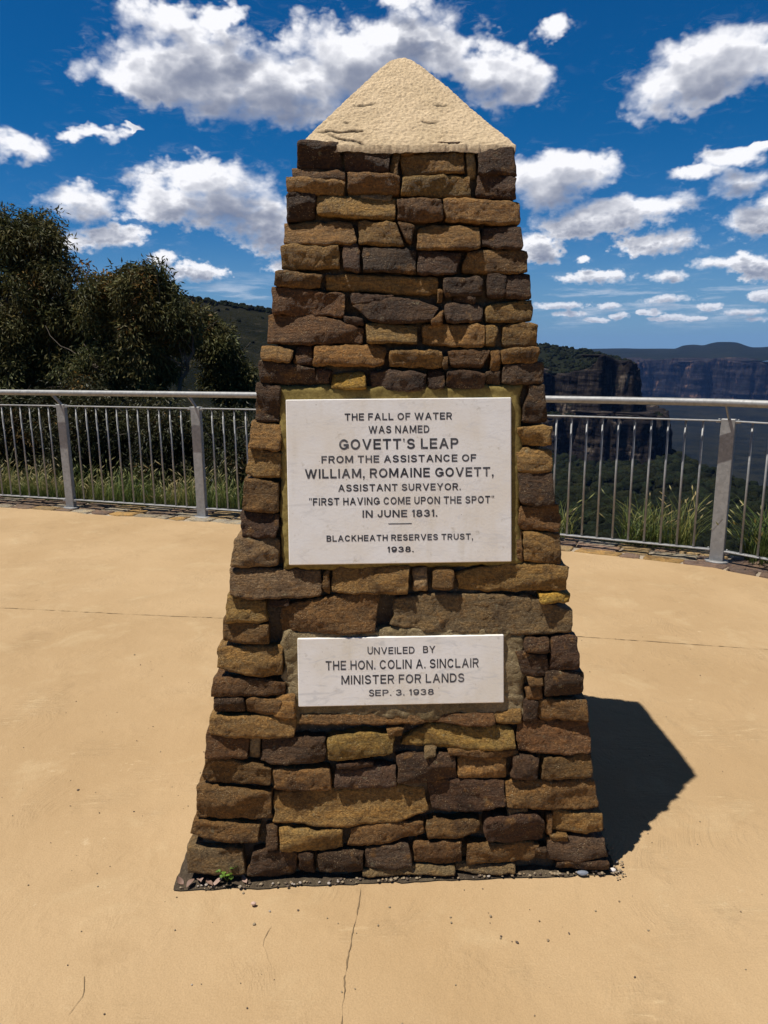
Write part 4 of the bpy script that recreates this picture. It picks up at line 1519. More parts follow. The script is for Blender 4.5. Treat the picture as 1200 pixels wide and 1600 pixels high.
def wall(name, line, ztop, zbot, ds, dz, amp, k, mat, seed, ledge=25.0, top_fn=None):
    """a cliff: plan line (left to right as seen), pushed in and out by columns, gullies and ledges, with a strip of ground behind its brink"""
    P = np.array(line)
    L = np.concatenate([[0], np.cumsum(np.hypot(*np.diff(P, axis=0).T))])
    n = int(L[-1] / ds)
    s = np.linspace(0, L[-1], n)
    c = np.stack([np.interp(s, L, P[:, 0]), np.interp(s, L, P[:, 1])], 1)
    w_ = max(3, int(18 * k / ds) | 1)
    ker = np.hanning(w_ + 2)[1:-1]
    ker /= ker.sum()
    c = np.stack([np.convolve(np.pad(c[:, i], w_ // 2, mode='edge'), ker, 'valid') for i in (0, 1)], 1)
    t = np.gradient(c, axis=0)
    t /= np.hypot(t[:, 0], t[:, 1])[:, None]
    nn = np.stack([t[:, 1], -t[:, 0]], 1)
    zt = np.interp(s, L, ztop)
    zt = zt + 0.28 * amp * fbm(np.stack([s / (9 * k), np.zeros(n), np.full(n, seed)], 1), 4, 0.6, seed + 9)
    m = int((max(ztop) - zbot) / dz)
    T = np.linspace(0, 1, m)
    Z = zbot + (zt[None] - zbot) * T[:, None]
    S = np.broadcast_to(s, (m, n))
    q = np.stack([S / (14 * k), Z / (60 * k), np.full((m, n), seed)], -1).reshape(-1, 3)
    col = fbm(q, 5, 0.55, seed)
    q2 = np.stack([S / (80 * k), Z / (5 * k), np.full((m, n), seed + 3.0)], -1).reshape(-1, 3)
    str_ = fbm(q2, 4, 0.6, seed + 1)
    gully = -np.clip(np.abs(fbm(np.stack([S / (34 * k), Z / (300 * k), np.zeros((m, n))], -1).reshape(-1, 3), 3, 0.5, seed + 2)) * -6 + 1.0, 0, 1)
    off = amp * (0.75 * col + 0.15 * str_ + 1.3 * gully) + (1 - T[:, None] ** 1.0).repeat(n, 1).ravel() * amp * 0.5
    X = (c[None, :, 0] + nn[None, :, 0] * off.reshape(m, n))
    Y = (c[None, :, 1] + nn[None, :, 1] * off.reshape(m, n))
    v = np.stack([X, Y, Z], -1)
    # top strip
    tops = []
    for j, fr in enumerate((0.15, 0.4, 0.7, 1.0)):
        bx_ = v[-1, :, 0] - nn[:, 0] * ledge * fr
        by_ = v[-1, :, 1] - nn[:, 1] * ledge * fr
        bz_ = zt + (top_fn(bx_, by_, fr) if top_fn else 0.0)
        tops.append(np.stack([bx_, by_, bz_], -1))
    v = np.concatenate([v.reshape(-1, 3)] + tops)
    o = new_mesh(name, v, grid_faces(m + 4, n), mat)
    tag(o, kind='structure')
    return o


M_CLIFF = mat_cliff('sandstone_cliff', (0.052, 0.040, 0.032), (0.014, 0.012, 0.012), (0.18, 0.140, 0.105), 0.022, 2.2)
M_FARCLIFF = mat_cliff('far_sandstone_cliff', (0.050, 0.040, 0.036), (0.016, 0.015, 0.017), (0.20, 0.115, 0.075), 0.0060, 8.0)
M_TOP = mat_canopy('plateau_scrub', (0.009, 0.012, 0.006), (0.016, 0.019, 0.008), (0.024, 0.024, 0.012), 0.02, 0.16, 3.0)
M_FARTOP = mat_canopy('far_plateau_scrub', (0.010, 0.014, 0.008), (0.016, 0.020, 0.010), (0.022, 0.024, 0.014), 0.003, 0.02, 20.0)

up_line = [polar(2, 1010), polar(7, 985), polar(10.5, 965), polar(12.0, 950), polar(12.8, 985), polar(13.6, 940), polar(15.2, 915), polar(16.2, 905), polar(16.9, 930), polar(17.5, 925), polar(18.3, 925), polar(18.75, 960), polar(18.2, 1150), polar(16.5, 1400), polar(13, 1700)]
wall('cliff', up_line, [-6, -10, -17, -25, -30, -27, -19, -4, -8, -20, -12, -24, -24, -14, -6], -92, 1.6, 1.8, 7.0, 1.0, M_CLIFF, 51, ledge=30)
lo_line = [polar(2, 960), polar(8, 930), polar(11, 915), polar(13.0, 895), polar(14.0, 915), polar(15.3, 870), polar(17.2, 865), polar(18.3, 885), polar(19.4, 880), polar(20.3, 900), polar(20.9, 940), polar(20.6, 1120), polar(19.4, 1350), polar(17, 1650)]
wall('cliff', lo_line, [-80, -82, -78, -80, -76, -72, -70, -74, -70, -72, -78, -84, -80, -80], -150, 1.6, 1.8, 8.0, 1.0, M_CLIFF, 57, ledge=70)


def cap_top(name, az0, az1, d0f, d1, n_az, n_d, zf, mat):
    az = np.radians(np.linspace(az0, az1, n_az))
    t = np.linspace(0, 1, n_d)
    A, T = np.meshgrid(az, t)
    D0 = np.interp(np.degrees(A), *d0f)
    D = D0 * (d1 / D0) ** T
    x, y = (D * np.sin(A)).ravel(), (D * np.cos(A)).ravel()
    z = zf(np.degrees(A).ravel(), D.ravel(), x, y)
    o = new_mesh(name, np.stack([x, y, z], 1), grid_faces(n_d, n_az), mat)
    tag(o, kind='structure')
    return o


def near_cap(az, d, x, y):
    edge = np.interp(az, [2, 7, 10.5, 12, 13.6, 15.2, 16.2, 17.5, 18.3], [-8, -12, -19, -27, -29, -21, -9, -21, -24])
    peak = np.interp(az, [2, 8, 11.4, 14, 16.5, 18.5], [32, 16, 9.5, 0.5, -10, -20])
    k = sstep(d, 985, 1260)
    z = edge + (peak - edge) * k - 60 * sstep(d, 1300, 1700)
    return z + 2.5 * fbm(np.stack([x / 40, y / 40, 0 * x], 1), 3, 0.6, 61) * k


cap_top('plateau', 1.5, 18.4, ([1, 7, 10.5, 12, 13, 15.2, 16.2, 18.4], [1010, 990, 972, 965, 995, 930, 920, 945]), 1700, 240, 90, near_cap, M_TOP)
NEAR_CAP = near_cap

# far escarpment across the valley
rngc = np.random.RandomState(9)
far_az = np.arange(8, 52, 0.55)
far_d = 5150 + 330 * fbm(np.stack([far_az / 2.3, 0 * far_az, 0 * far_az], 1), 4, 0.6, 70) + np.interp(far_az, [8, 20, 24, 30, 52], [500, 150, -50, -150, -500])
far_line = [polar(a, d) for a, d in zip(far_az, far_d)]
wall('far_cliff', far_line, list(-78 + 14 * fbm(np.stack([far_az / 1.6, 0 * far_az, 0 * far_az + 4], 1), 3, 0.6, 71)), -345, 7.0, 7.0, 46.0, 5.0, M_FARCLIFF, 72, ledge=200)


def far_cap(az, d, x, y):
    d0 = np.interp(az, far_az, far_d)
    z = -80 + 76 * sstep(d, d0, d0 + 2300) + 10 * fbm(np.stack([x / 500, y / 500, 0 * x], 1), 3, 0.55, 73)
    def hump(a0, w, dd, wd, h):
        return h * np.exp(-np.abs((az - a0) / w) ** 3.4 - ((d - dd) / wd) ** 2)
    z = z + hump(24.1, 1.35, 7300, 500, 56) + hump(21.9, 0.8, 7500, 450, 40) + hump(29.5, 2.4, 7600, 600, 22) + hump(17.2, 1.5, 7600, 500, 10)
    return z


cap_top('far_plateau', 8, 51.5, (far_az, far_d + 60), 10400, 520, 70, far_cap, M_FARTOP)

# ------------------------------------------------------------------ bush on the slopes: too many to count
def build_forest():
    v0, f0 = ico(2)
    rng = np.random.RandomState(31)
    shapes = []
    for k in range(10):
        n = fbm(v0 * 1.9 + k * 5.1, 3, 0.6, 80 + k)
        n2 = fbm(v0 * 5.0 + k * 3.3, 2, 0.6, 95 + k)
        r = 1 + 0.30 * n + 0.20 * n2
        shapes.append(v0 * r[:, None] * np.array([1, 1, rng.uniform(0.75, 1.2)]))
    pts = []
    # the bench below the cliffs, denser where it is near
    for d0, d1, n, r0 in ((170, 330, 900, 3.0), (330, 560, 1500, 3.8), (560, 1050, 2300, 4.6)):
        az = np.radians(rng.uniform(10.5, 33.5, n))
        d = np.sqrt(rng.uniform(d0 ** 2, d1 ** 2, n))
        x, y = d * np.sin(az), d * np.cos(az)
        z = terrain(x, y)
        r = r0 * rng.uniform(0.6, 1.35, n)
        ok = z > -150
        pts.append(np.c_[x, y, z + r * 0.35, r][ok])
    # the headland top
    n = 620
    azd = rng.uniform(9, 18.2, n)
    d = rng.uniform(965, 1280, n)
    x, y = d * np.sin(np.radians(azd)), d * np.cos(np.radians(azd))
    d_edge = np.interp(azd, [1, 7, 10.5, 12, 13, 15.2, 16.2, 18.4], [1010, 990, 972, 965, 995, 930, 920, 945])
    ok = d > d_edge + 14
    z = NEAR_CAP(azd, d, x, y)
    r = rng.uniform(1.6, 3.6, n)
    pts.append(np.c_[x, y, z + r * 0.3, r][ok])
    # ledge between the two cliff tiers
    n = 300
    azd = rng.uniform(10, 20.4, n)
    d = rng.uniform(925, 975, n)
    x, y = d * np.sin(np.radians(azd)), d * np.cos(np.radians(azd))
    r = rng.uniform(1.5, 3.2, n)
    pts.append(np.c_[x, y, np.full(n, -76.0), r])
    # the long hill on the left: a comb of trees on its crest, scrub on its flank
    n = 750
    az = np.radians(rng.uniform(-21, 1, n))
    d = rng.uniform(655, 745, n)
    x, y = d * np.sin(az), d * np.cos(az)
    r = rng.uniform(1.2, 3.0, n)
    pts.append(np.c_[x, y, terrain(x, y) + r * 0.5, r])
    n = 60
    az = np.radians(rng.uniform(-19, -4, n))
    d = np.sqrt(rng.uniform(300 ** 2, 690 ** 2, n))
    x, y = d * np.sin(az), d * np.cos(az)
    r = rng.uniform(0.5, 1.8, n)
    pts.append(np.c_[x, y, terrain(x, y) + r * 0.1, r])
    # talus below the far cliffs
    P = np.concatenate(pts)
    sp = Soup()
    which = rng.randint(0, 10, len(P))
    ang = rng.uniform(0, 2 * np.pi, len(P))
    tint = rng.uniform(0.6, 1.45, len(P))
    for k in range(10):
        I = np.where(which == k)[0]
        ca, sa = np.cos(ang[I]), np.sin(ang[I])
        s = shapes[k]
        X = (s[None, :, 0] * ca[:, None] - s[None, :, 1] * sa[:, None]) * P[I, 3:4] + P[I, 0:1]
        Y = (s[None, :, 0] * sa[:, None] + s[None, :, 1] * ca[:, None]) * P[I, 3:4] + P[I, 1:2]
        Z = s[None, :, 2] * P[I, 3:4] + P[I, 2:3]
        v = np.stack([X, Y, Z], -1).reshape(-1, 3)
        f = (f0[None] + (np.arange(len(I)) * len(s))[:, None, None]).reshape(-1, 3)
        hue = 1 + 0.25 * (rng.rand(len(I), 1) - 0.5)
        c = tint[I][:, None] * np.c_[hue, np.ones((len(I), 1)), 2 - hue]
        sp.add(v, f, np.repeat(c, len(s), 0))
    m, g, b = material('bush_canopy')
    p = g.pos()
    t = g.attr('tint')
    n = g.noise(p, 0.9, 5, 0.7)
    c = g.mix(g.smooth(n, 0.35, 0.68), (0.008, 0.011, 0.005), (0.022, 0.026, 0.012))
    g.put(b.inputs['Base Color'], g.mix(1.0, c, t, 'MULTIPLY'))
    b.inputs['Roughness'].default_value = 0.95
    b.inputs['Specular IOR Level'].default_value = 0.05
    g.put(b.inputs['Normal'], g.bump(g.noise(p, 1.3, 4, 0.7), 1.0, 1.6))
    tag(sp.build('forest', m), kind='stuff')


build_forest()

# ------------------------------------------------------------------ trees and shrubs beyond the railing
M_BARK = mat_mortar('gum_bark', (0.16, 0.135, 0.11), (0.09, 0.07, 0.055), 24.0, 0.6, 0.01)
M_LEAF = mat_foliage('gum_leaves', (0.072, 0.075, 0.024), (0.110, 0.095, 0.032), 0.6, 0.22)
M_LEAF2 = mat_foliage('shrub_leaves', (0.030, 0.034, 0.013), (0.055, 0.052, 0.020), 0.5, 0.2)


def crown(rng, lobes, per_lobe, leaves, llen, lwid, spread, red=0.07):
    """leaf sprays hung through the lobes of a crown -> vertices, faces, colours, spray centres"""
    C = []
    for (x, y, z, rx, rz) in lobes:
        n = per_lobe
        u = rng.normal(size=(n, 3))
        u /= np.linalg.norm(u, axis=1)[:, None]
        r = rng.uniform(0.25, 1.0, n) ** 0.55
        r = r * (1 + 0.32 * fbm(u * 2.1 + np.array([x, y, z]) * 3.0, 2, 0.5, 7))
        c = np.array([x, y, z]) + u * r[:, None] * np.array([rx, rx * 0.95, rz])
        C.append(c)
    C = np.concatenate(C)
    keep = fbm(C * 2.3, 2, 0.5, rng.randint(999)) > -0.27          # gaps
    C = C[keep]
    n = len(C)
    size = rng.uniform(0.55, 1.25, n)
    ci = np.repeat(np.arange(n), leaves)
    m = len(ci)
    off = np.clip(rng.normal(size=(m, 3)), -1.5, 1.5) * spread * size[ci][:, None]
    off[:, 2] -= np.abs(np.clip(rng.normal(size=m), -1.5, 1.5)) * spread * 0.4
    B = C[ci] + off
    d = rng.normal(size=(m, 3)) * 0.75
    d[:, 2] -= 0.75
    d += off / spread * 0.45
    d /= np.linalg.norm(d, axis=1)[:, None]
    side = np.cross(d, rng.normal(size=(m, 3)))
    side /= np.linalg.norm(side, axis=1)[:, None]
    l = llen * rng.uniform(0.6, 1.3, m)[:, None]
    w = lwid * rng.uniform(0.7, 1.3, m)[:, None]
    curve = np.cross(side, d) * l * 0.12
    v = np.stack([B, B + d * l * 0.45 + side * w / 2 + curve, B + d * l, B + d * l * 0.45 - side * w / 2 + curve], 1).reshape(-1, 3)
    f = np.arange(m * 4).reshape(m, 4)
    t = rng.uniform(0.55, 1.5, m)[:, None] * rng.uniform(0.75, 1.3, n)[ci][:, None] * np.ones((1, 3))
    rd = rng.rand(n)[ci] < red
    t[rd] *= np.array([1.9, 1.15, 0.9])
    t *= 1 + (rng.rand(m, 1) - 0.5) * np.array([[0.3, 0.0, -0.2]])
    return v, f, np.repeat(t, 4, 0), C


def limb(sp, a, b, r0, r1, rng, sag=0.12, n=9, k=6):
    t = np.linspace(0, 1, n)[:, None]
    a, b = np.asarray(a, float), np.asarray(b, float)
    L = np.linalg.norm(b - a)
    p = a + (b - a) * t
    bend = rng.normal(size=3) * sag * L
    bend[2] = abs(bend[2]) * 0.4
    p = p + bend * (t * (1 - t)) * 2 + rng.normal(size=(n, 3)) * L * 0.012 * (t * (1 - t)) * 4
    add_tube(sp, p, np.linspace(r0, r1, n), k)
    return p


def tree(name, cat, label, base, lobes, seed, per_lobe, leaves, trunk_r, llen=0.105, lwid=0.028, spread=0.13, stems=1, twigs=14, group=None, leafmat=None, crown_name='crown', dead=0):
    rng = np.random.RandomState(seed)
    bz = terrain(np.array([base[0]]), np.array([base[1]]))[0] - 0.08
    B = np.array([base[0], base[1], bz])
    root = empty(name, tuple(B))
    tag(root, label, cat, group)
    v, f, c, C = crown(rng, lobes, per_lobe, leaves, llen, lwid, spread)
    new_mesh(crown_name, v - B, f, leafmat or M_LEAF, root, smooth=False, color=c)
    sp = Soup()
    cen = np.array([[l[0], l[1], l[2]] for l in lobes])
    low = cen.mean(0)
    fork = B + (low - B) * 0.42 if stems == 1 else B + np.array([0, 0, 0.15])
    if stems == 1:
        limb(sp, B, fork, trunk_r, trunk_r * 0.75, rng, 0.06, 12, 10)
    for i, l in enumerate(lobes):
        c0 = np.array(l[:3])
        p = limb(sp, fork, c0 + rng.normal(size=3) * 0.1, trunk_r * (0.55 if stems == 1 else 0.5), trunk_r * 0.16, rng, 0.16, 12, 7)
        near = np.argsort(np.linalg.norm(C - c0, axis=1))[:per_lobe]
        for j in rng.choice(near, min(twigs, len(near)), replace=False):
            s = p[rng.randint(5, 12)]
            limb(sp, s, C[j], trunk_r * 0.12, 0.004, rng, 0.16, 7, 4)
    for i in range(dead):
        c0 = cen[rng.randint(len(cen))]
        e = c0 + np.array([rng.normal() * 0.5, rng.normal() * 0.3, rng.uniform(-0.3, 0.45)])
        limb(sp, fork + (c0 - fork) * 0.6, e, trunk_r * 0.14, 0.003, rng, 0.2, 9, 4)
    sp.v = [q - B for q in sp.v]
    sp.build('trunk' if stems == 1 else 'stem', M_BARK, root)
    return root


T1 = [(-6.1, 14, 3.69, 0.57, 0.59), (-6.59, 14, 3.91, 0.68, 0.48), (-5.84, 14, 2.93, 0.83, 0.69), (-6.72, 14, 2.77, 0.98, 0.92), (-5.82, 14, 1.97, 0.76, 0.7), (-6.68, 14, 1.52, 1.06, 0.82), (-7.9, 14, 3.0, 1.04, 1.15), (-7.98, 14, 1.53, 1.06, 0.94), (-5.79, 14, 1.05, 0.71, 0.59)]
T1 += [(-5.55, 14.1, 2.45, 0.5, 0.5), (-5.3, 13.9, 1.7, 0.5, 0.55), (-9.2, 14.3, 2.6, 1.1, 1.1), (-9.0, 14.3, 1.3, 1.1, 0.9)]
T2 = [(-3.93, 12.5, 2.7, 0.49, 0.35), (-4.33, 12.5, 2.48, 0.47, 0.47), (-3.58, 12.5, 2.32, 0.52, 0.47), (-4.21, 12.5, 1.82, 0.58, 0.52), (-3.25, 12.5, 2.12, 0.29, 0.37), (-4.72, 12.5, 1.42, 0.53, 0.53), (-3.87, 12.5, 1.51, 0.47, 0.37)]
T3 = [(-2.97, 13.5, 1.77, 0.45, 0.41), (-2.8, 13.5, 1.33, 0.41, 0.46), (-3.21, 13.5, 2.1, 0.25, 0.22), (-2.55, 13.5, 1.04, 0.25, 0.3)]
T1 = [(x, y, z - (0.28 if z > 2.5 else 0.1), rx, rz) for x, y, z, rx, rz in T1]
T2 = [(x, y, z - 0.08, rx, rz) for x, y, z, rx, rz in T2]
tree('gum_tree', 'tree', 'largest dark gum tree at the left end, its ragged crown rising highest', (-7.0, 14.0), T1, 101, 62, 165, 0.17, spread=0.135, dead=12)
tree('gum_tree', 'tree', 'middle gum tree with rounded olive crown above the handrail', (-3.95, 12.6), T2, 102, 54, 165, 0.09, spread=0.11, dead=10)
tree('gum_tree', 'tree', 'smallest gum tree, thin crown nearest the stone monument', (-2.9, 13.6), T3, 103, 36, 140, 0.06, spread=0.10, dead=7)
SH = [((-5.6, 10.6), [(-5.75, 10.6, 0.72, 0.55, 0.45), (-5.2, 10.7, 0.55, 0.5, 0.42), (-5.5, 10.5, 0.10, 0.6, 0.4)], 'dark leafy shrub behind the railing at the left edge'),
      ((-4.25, 10.5), [(-4.35, 10.5, 0.78, 0.5, 0.45), (-3.9, 10.6, 0.5, 0.45, 0.4), (-4.2, 10.4, 0.05, 0.6, 0.4)], 'dark shrub behind the leftmost post of the railing'),
      ((-3.1, 10.4), [(-3.2, 10.5, 0.62, 0.5, 0.42), (-2.75, 10.5, 0.42, 0.45, 0.4), (-3.1, 10.3, 0.0, 0.55, 0.38)], 'dark shrub seen between the two posts left of the monument'),
      ((-1.95, 10.3), [(-2.1, 10.4, 0.52, 0.45, 0.42), (-1.6, 10.4, 0.40, 0.42, 0.4), (-1.9, 10.2, -0.05, 0.55, 0.38)], 'dark shrub behind the railing beside the left side of the monument'),
      ((-7.2, 11.2), [(-7.3, 11.2, 0.8, 0.6, 0.5), (-6.7, 11.2, 0.5, 0.6, 0.45), (-7.0, 11.0, 0.05, 0.7, 0.4)], 'dark shrub under the largest gum tree')]
for i, (b_, lo_, lab) in enumerate(SH):
    tree('shrub', 'shrub', lab, b_, lo_, 120 + i, 42, 120, 0.05, llen=0.085, lwid=0.022, spread=0.12, stems=3, twigs=16, leafmat=M_LEAF2, crown_name='foliage', dead=10)

# ------------------------------------------------------------------ grass
M_GRASS = mat_foliage('grass_blades', (0.072, 0.115, 0.024), (0.125, 0.14, 0.040), 0.5, 0.3, 1.6)


def blades(rng, base, hgt, lean, width, seed_frac, straw=0.25):
    """arching blades, some topped by a pale seed head"""
    n = len(base)
    ang = rng.uniform(0, 2 * np.pi, n)
    dirv = np.stack([np.cos(ang), np.sin(ang), np.zeros(n)], 1)
    side = np.stack([-np.sin(ang), np.cos(ang), np.zeros(n)], 1)
    h = hgt * rng.uniform(0.5, 1.15, n)
    ln = lean * rng.uniform(0.2, 1.2, n) * h
    V, rows_ = [], 5
    for k in range(rows_):
        t = k / (rows_ - 1)
        c = base + dirv * (ln * t ** 2.1)[:, None] + np.array([0, 0, 1.0]) * (h * (t - 0.18 * lean * t ** 3))[:, None]
        w = width * (1 - 0.85 * t ** 1.3)
        V += [c - side * w / 2, c + side * w / 2]
    V = np.stack(V, 1)
    f = np.array([(2 * k, 2 * k + 1, 2 * k + 3, 2 * k + 2) for k in range(rows_ - 1)])
    F = (f[None] + (np.arange(n) * 2 * rows_)[:, None, None]).reshape(-1, 4)
    t = rng.uniform(0.7, 1.4, n)[:, None] * np.ones((1, 3))
    st = rng.rand(n) < straw
    t[st] *= np.array([2.3, 1.75, 1.9])
    col = np.repeat(t, 2 * rows_, 0)
    V = V.reshape(-1, 3)
    # seed heads: small spindles near the tips
    I = np.where(rng.rand(n) < seed_frac)[0]
    if len(I):
        tip = base[I] + dirv[I] * ln[I][:, None] + np.array([0, 0, 1.0]) * (h[I] * (1 - 0.18 * lean))[:, None]
        ax = dirv[I] * 0.75 + np.array([0, 0, 0.55])
        L = rng.uniform(0.05, 0.10, len(I))[:, None]
        s2 = side[I]
        u2 = np.cross(ax, s2)
        W = 0.0065
        q = np.stack([tip - ax * 0.01, tip + ax * L * .4 + s2 * W, tip + ax * L * .4 + u2 * W, tip + ax * L * .4 - s2 * W, tip + ax * L * .4 - u2 * W, tip + ax * L], 1)
        ff = np.array([(0, 1, 2), (0, 2, 3), (0, 3, 4), (0, 4, 1), (5, 2, 1), (5, 3, 2), (5, 4, 3), (5, 1, 4)])
        FF = (ff[None] + (np.arange(len(I)) * 6)[:, None, None]).reshape(-1, 3)
        return V, F, col, q.reshape(-1, 3), FF, np.tile(np.array([[3.6, 2.5, 4.2]]), (len(I) * 6, 1)) * rng.uniform(0.7, 1.2)
    return V, F, col, None, None, None


rng = np.random.RandomState(55)
sp = Soup()
n = 15000
tt = rng.uniform(0.0, 4.6, n)
ss = 0.40 + 2.6 * rng.rand(n) ** 1.5
base = np.zeros((n, 3))
for i in range(n):
    p, nn_ = along(tt[i])
    base[i, :2] = p - nn_ * ss[i]
cl = fbm(base * 2.6, 3, 0.6, 88)
keep = cl > -0.12
base, cl = base[keep], cl[keep]
base[:, 2] = terrain(base[:, 0], base[:, 1])
tall = np.clip(0.10 + 0.34 * (cl + 0.25) + 0.16 * rng.rand(len(base)) ** 2, 0.10, 0.58)
V, F, Cc, V2, F2, C2 = blades(rng, base, tall, 0.6, 0.006, 0.20, 0.30)
sp.add(V, F, Cc)
sp.add(V2, F2, C2)
tag(sp.build('grass', M_GRASS, smooth=False), kind='stuff')


def tussock(x, y, n, h, r, seed, label, straw=0.3, heads=0.12):
    rng = np.random.RandomState(seed)
    z = terrain(np.array([x]), np.array([y]))[0] - 0.02
    a, rr = rng.uniform(0, 2 * np.pi, n), r * np.sqrt(rng.rand(n))
    b = np.stack([rr * np.cos(a), rr * np.sin(a), np.zeros(n)], 1)
    sp = Soup()
    V, F, Cc, V2, F2, C2 = blades(rng, b, h, 0.9, 0.0075, heads, straw)
    sp.add(V, F, Cc)
    if V2 is not None:
        sp.add(V2, F2, C2)
    o = sp.build('grass_tussock', M_GRASS, smooth=False)
    o.location = (x, y, z)
    tag(o, label, 'grass tussock', 'grass tussocks along the right side of the railing')


tussock(1.52, 6.42, 120, 0.42, 0.16, 61, 'thin grass tussock behind the railing at the right edge of the monument')
tussock(2.16, 6.08, 230, 0.44, 0.17, 62, 'wide arching grass tussock left of the right hand railing post')
tussock(2.45, 5.98, 120, 0.50, 0.12, 63, 'grass tussock with tall stems partly hidden by the right hand railing post')
tussock(2.95, 5.50, 300, 0.52, 0.18, 64, 'tall green grass tussock at the right edge of the picture', 0.15, 0.2)
tussock(3.30, 5.25, 200, 0.50, 0.18, 65, 'green grass tussock farthest right along the railing', 0.15, 0.2)

# ------------------------------------------------------------------ small things on the paving
def base_strip():
    """the dirt-filled gap where the paving stops short of the monument"""
    M = mat_mortar('joint_soil', (0.075, 0.055, 0.038), (0.13, 0.10, 0.065), 90.0, 1.0, 0.012, (0.30, 0.24, 0.16))
    n = 260
    t = np.linspace(0, 1, n, endpoint=False)
    c_out = [(-0.715, -0.674), (0.660, -0.650), (0.660, 0.67), (-0.715, 0.67)]
    c_in = [(-0.64, -0.60), (0.59, -0.60), (0.59, 0.60), (-0.64, 0.60)]
    def loop(c):
        c = np.array(c + c[:1])
        return np.stack([np.interp(t * 4, range(5), c[:, 0]), np.interp(t * 4, range(5), c[:, 1])], 1)
    o, i = loop(c_out), loop(c_in)
    q = np.c_[o * 22, np.zeros(n)]
    o = o + 0.008 * np.stack([fbm(q, 3, 0.6, 1), fbm(q + 7, 3, 0.6, 2)], 1)
    v = np.concatenate([np.c_[o, np.full(n, 0.004)], np.c_[o + (i - o) * 0.25, np.full(n, 0.007)], np.c_[i, np.full(n, 0.010)]])
    ob = new_mesh('soil_strip', v, grid_faces(3, n, closed=True), M)
    ob.location = MON.location
    ob.rotation_euler = MON.rotation_euler
    tag(ob, kind='structure')


base_strip()


def pebbles():
    rng = np.random.RandomState(71)
    v0, f0 = ico(1)
    sp = Soup()
    mw = Matrix.Translation(MON.location) @ Matrix.Rotation(rad(1.5), 4, 'Z')
    pts = []
    for i in range(150):                       # grit packed along the front gap
        u = rng.uniform(-0.70, 0.66)
        p = mw @ Vector((u, -0.640 - 0.018 * rng.rand() - 0.016 * (u < 0) * min(1.0, -u / 0.4), 0.008))
        pts.append((p.x, p.y, 0.008, rng.uniform(0.0015, 0.005), rng.rand() * 1.2))
    for i in range(70):
        p = mw @ Vector((0.655 + rng.uniform(-0.01, 0.03), rng.uniform(-0.68, -0.2), 0.006))
        pts.append((p.x, p.y, 0.008, rng.uniform(0.002, 0.005), rng.rand()))
    for i in range(260):                       # loose grit on the slab
        x, y = rng.uniform(-1.6, 1.7), rng.uniform(1.2, 4.0)
        pts.append((x, y, 0.001, rng.uniform(0.0008, 0.0024) * (1.7 if rng.rand() < 0.06 else 1), rng.rand()))
    for i in range(26):
        x, y = rng.uniform(-0.7, 0.75), rng.uniform(1.75, 2.0)
        pts.append((x, y, 0.001, rng.uniform(0.0015, 0.004), rng.rand()))
    for (x, y, z, r, k) in pts:
        s = np.array([r * rng.uniform(0.8, 1.5), r * rng.uniform(0.8, 1.3), r * rng.uniform(0.5, 0.9)])
        a = rng.uniform(0, 6.28)
        v = v0 * s * (1 + 0.25 * (rng.rand(len(v0), 1) - 0.5))
        v = np.stack([v[:, 0] * np.cos(a) - v[:, 1] * np.sin(a) + x, v[:, 0] * np.sin(a) + v[:, 1] * np.cos(a) + y, v[:, 2] + z + s[2] * 0.6], 1)
        col = (0.26, 0.20, 0.125) if k < 0.45 else (0.10, 0.07, 0.05) if k < 0.75 else (0.24, 0.17, 0.10) if k < 0.95 else (0.34, 0.29, 0.24)
        sp.add(v, f0, np.array(col))
    m, g, b = material('grit')
    g.put(b.inputs['Base Color'], g.attr('tint'))
    b.inputs['Roughness'].default_value = 0.9
    tag(sp.build('gravel', m), kind='stuff')


pebbles()


def one_pebble(name, x, y, size, col, label):
    v0, f0 = ico(3)
    v = v0 * np.array(size) * (1 + 0.10 * fbm(v0 * 1.5 + size[0] * 90, 3, 0.6, 5))[:, None]
    o = new_mesh(name, v, f0, mat_simple('pebble_stone', col, 0.7))
    o.location = (x, y, size[2] * 0.8 + 0.006)
    tag(o, label, 'pebble')


one_pebble('pebble', 0.607, 2.022, (0.017, 0.010, 0.007), (0.17, 0.19, 0.23), 'flat blue grey pebble at the foot of the monument, right of centre')
one_pebble('pebble', 0.705, 2.035, (0.009, 0.008, 0.006), (0.62, 0.56, 0.52), 'small whitish pebble at the right front corner of the monument')
one_pebble('pebble', -0.395, 1.905, (0.008, 0.006, 0.005), (0.50, 0.34, 0.26), 'small pinkish pebble lying alone on the paving in front of the left corner')


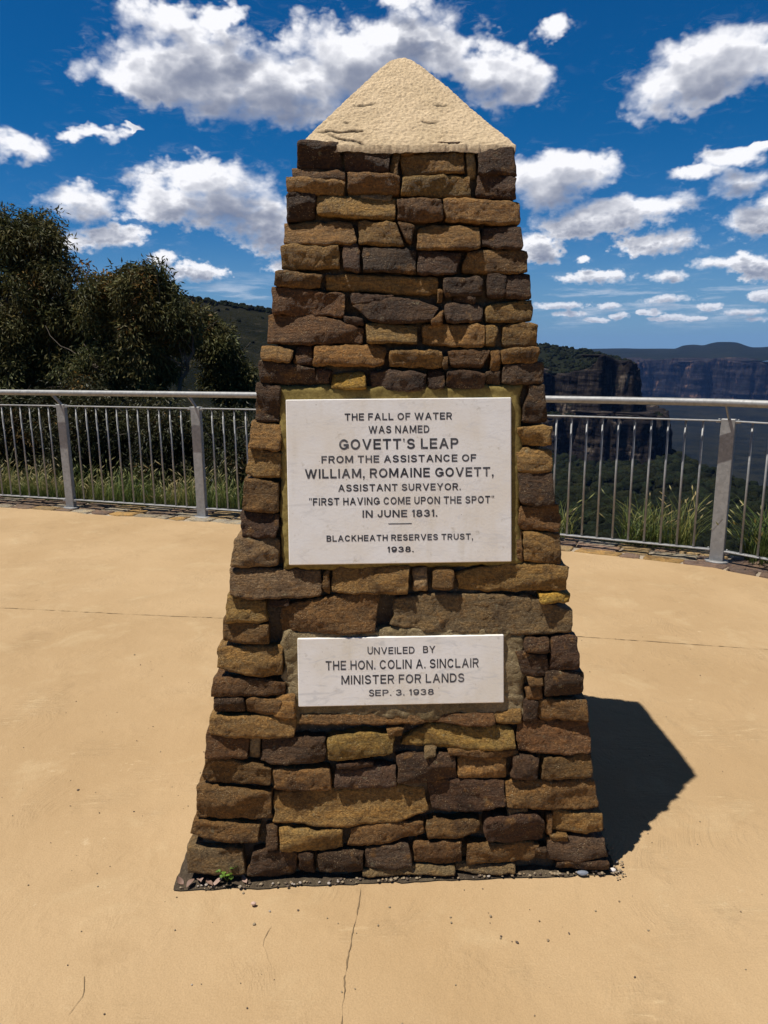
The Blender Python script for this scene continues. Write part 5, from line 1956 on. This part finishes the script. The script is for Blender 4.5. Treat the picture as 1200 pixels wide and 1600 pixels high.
def weed():
    rng = np.random.RandomState(81)
    root = empty('weed', (-0.492, 2.003, 0.008))
    tag(root, 'tiny green weed sprouting at the foot of the monument near its left corner', 'weed')
    stem, lf = Soup(), Soup()
    for k in range(9):
        a = rng.uniform(0, 6.28)
        tip = np.array([0.022 * math.cos(a), 0.016 * math.sin(a) - 0.004, rng.uniform(0.014, 0.052)])
        limb(stem, (0, 0, 0), tip, 0.0012, 0.0006, rng, 0.1, 5, 4)
        for j in range(3):
            d = rng.normal(size=3) * np.array([1, 1, 0.5])
            d /= np.linalg.norm(d)
            s = np.cross(d, (0, 0.3, 1.0))
            s /= np.linalg.norm(s)
            L, W = rng.uniform(0.011, 0.020), rng.uniform(0.0045, 0.008)
            u = np.cross(s, d) * 0.003
            lf.add(np.array([tip, tip + d * L * .35 + s * W + u, tip + d * L * .75 + s * W * .7 + u, tip + d * L, tip + d * L * .75 - s * W * .7 + u, tip + d * L * .35 - s * W + u]),
                   np.array([(0, 1, 2, 3), (0, 3, 4, 5)]), np.full(3, rng.uniform(0.8, 1.3)))
    stem.build('stem', mat_simple('weed_stem', (0.10, 0.13, 0.03), 0.6), root)
    lf.build('leaf', mat_foliage('weed_leaves', (0.12, 0.22, 0.03), (0.17, 0.27, 0.05), 0.5, 0.3), root, smooth=False)


weed()


def dry_leaves():
    rng = np.random.RandomState(91)
    spots = [(-0.60, 1.985), (-0.575, 2.000), (-0.545, 1.992), (-0.44, 2.004), (-0.635, 1.998), (-0.52, 1.990)]
    ms = [mat_simple('dry_leaf', (0.20, 0.12, 0.085), 0.7), mat_simple('dry_leaf_pale', (0.33, 0.22, 0.17), 0.7)]
    for i, (x, y) in enumerate(spots):
        L, W = rng.uniform(0.030, 0.050), rng.uniform(0.007, 0.012)
        n = 9
        t = np.linspace(0, 1, n)
        w = W * np.sin(np.pi * np.clip(t, 0.02, 0.98)) ** 0.8
        z = 0.006 * np.sin(t * 3.0 + i)
        v = np.concatenate([np.c_[t * L - L / 2, w, z + 0.004], np.c_[t * L - L / 2, 0 * w, z], np.c_[t * L - L / 2, -w, z + 0.003]])
        o = new_mesh('dry_leaf', v, grid_faces(3, n, flip=True), ms[i % 2])
        o.location = (x, y, 0.014)
        o.rotation_euler = (rng.uniform(-.3, .3), rng.uniform(-.2, .2), rng.uniform(0, 3.1))
        tag(o, 'curled brown dead leaf in the gap at the left foot of the monument', 'dead leaf', 'dead leaves at the foot of the monument')


dry_leaves()

# ------------------------------------------------------------------ the valley's blue air
def haze():
    v, f = box(-10800, 10800, -10800, 10800, -440, 170)
    o = new_mesh('haze', v, f, None, smooth=False)
    m = bpy.data.materials.new('haze')
    m.use_nodes = True
    t = m.node_tree
    t.nodes.clear()
    out = t.nodes.new('ShaderNodeOutputMaterial')
    pv = t.nodes.new('ShaderNodeVolumePrincipled')
    pv.inputs['Color'].default_value = (0.19, 0.40, 1.0, 1)
    pv.inputs['Density'].default_value = HAZE_DENSITY
    pv.inputs['Anisotropy'].default_value = 0.0
    t.links.new(pv.outputs[0], out.inputs['Volume'])
    o.data.materials.append(m)
    tag(o, kind='stuff')


HAZE_DENSITY = 0.000024
haze()
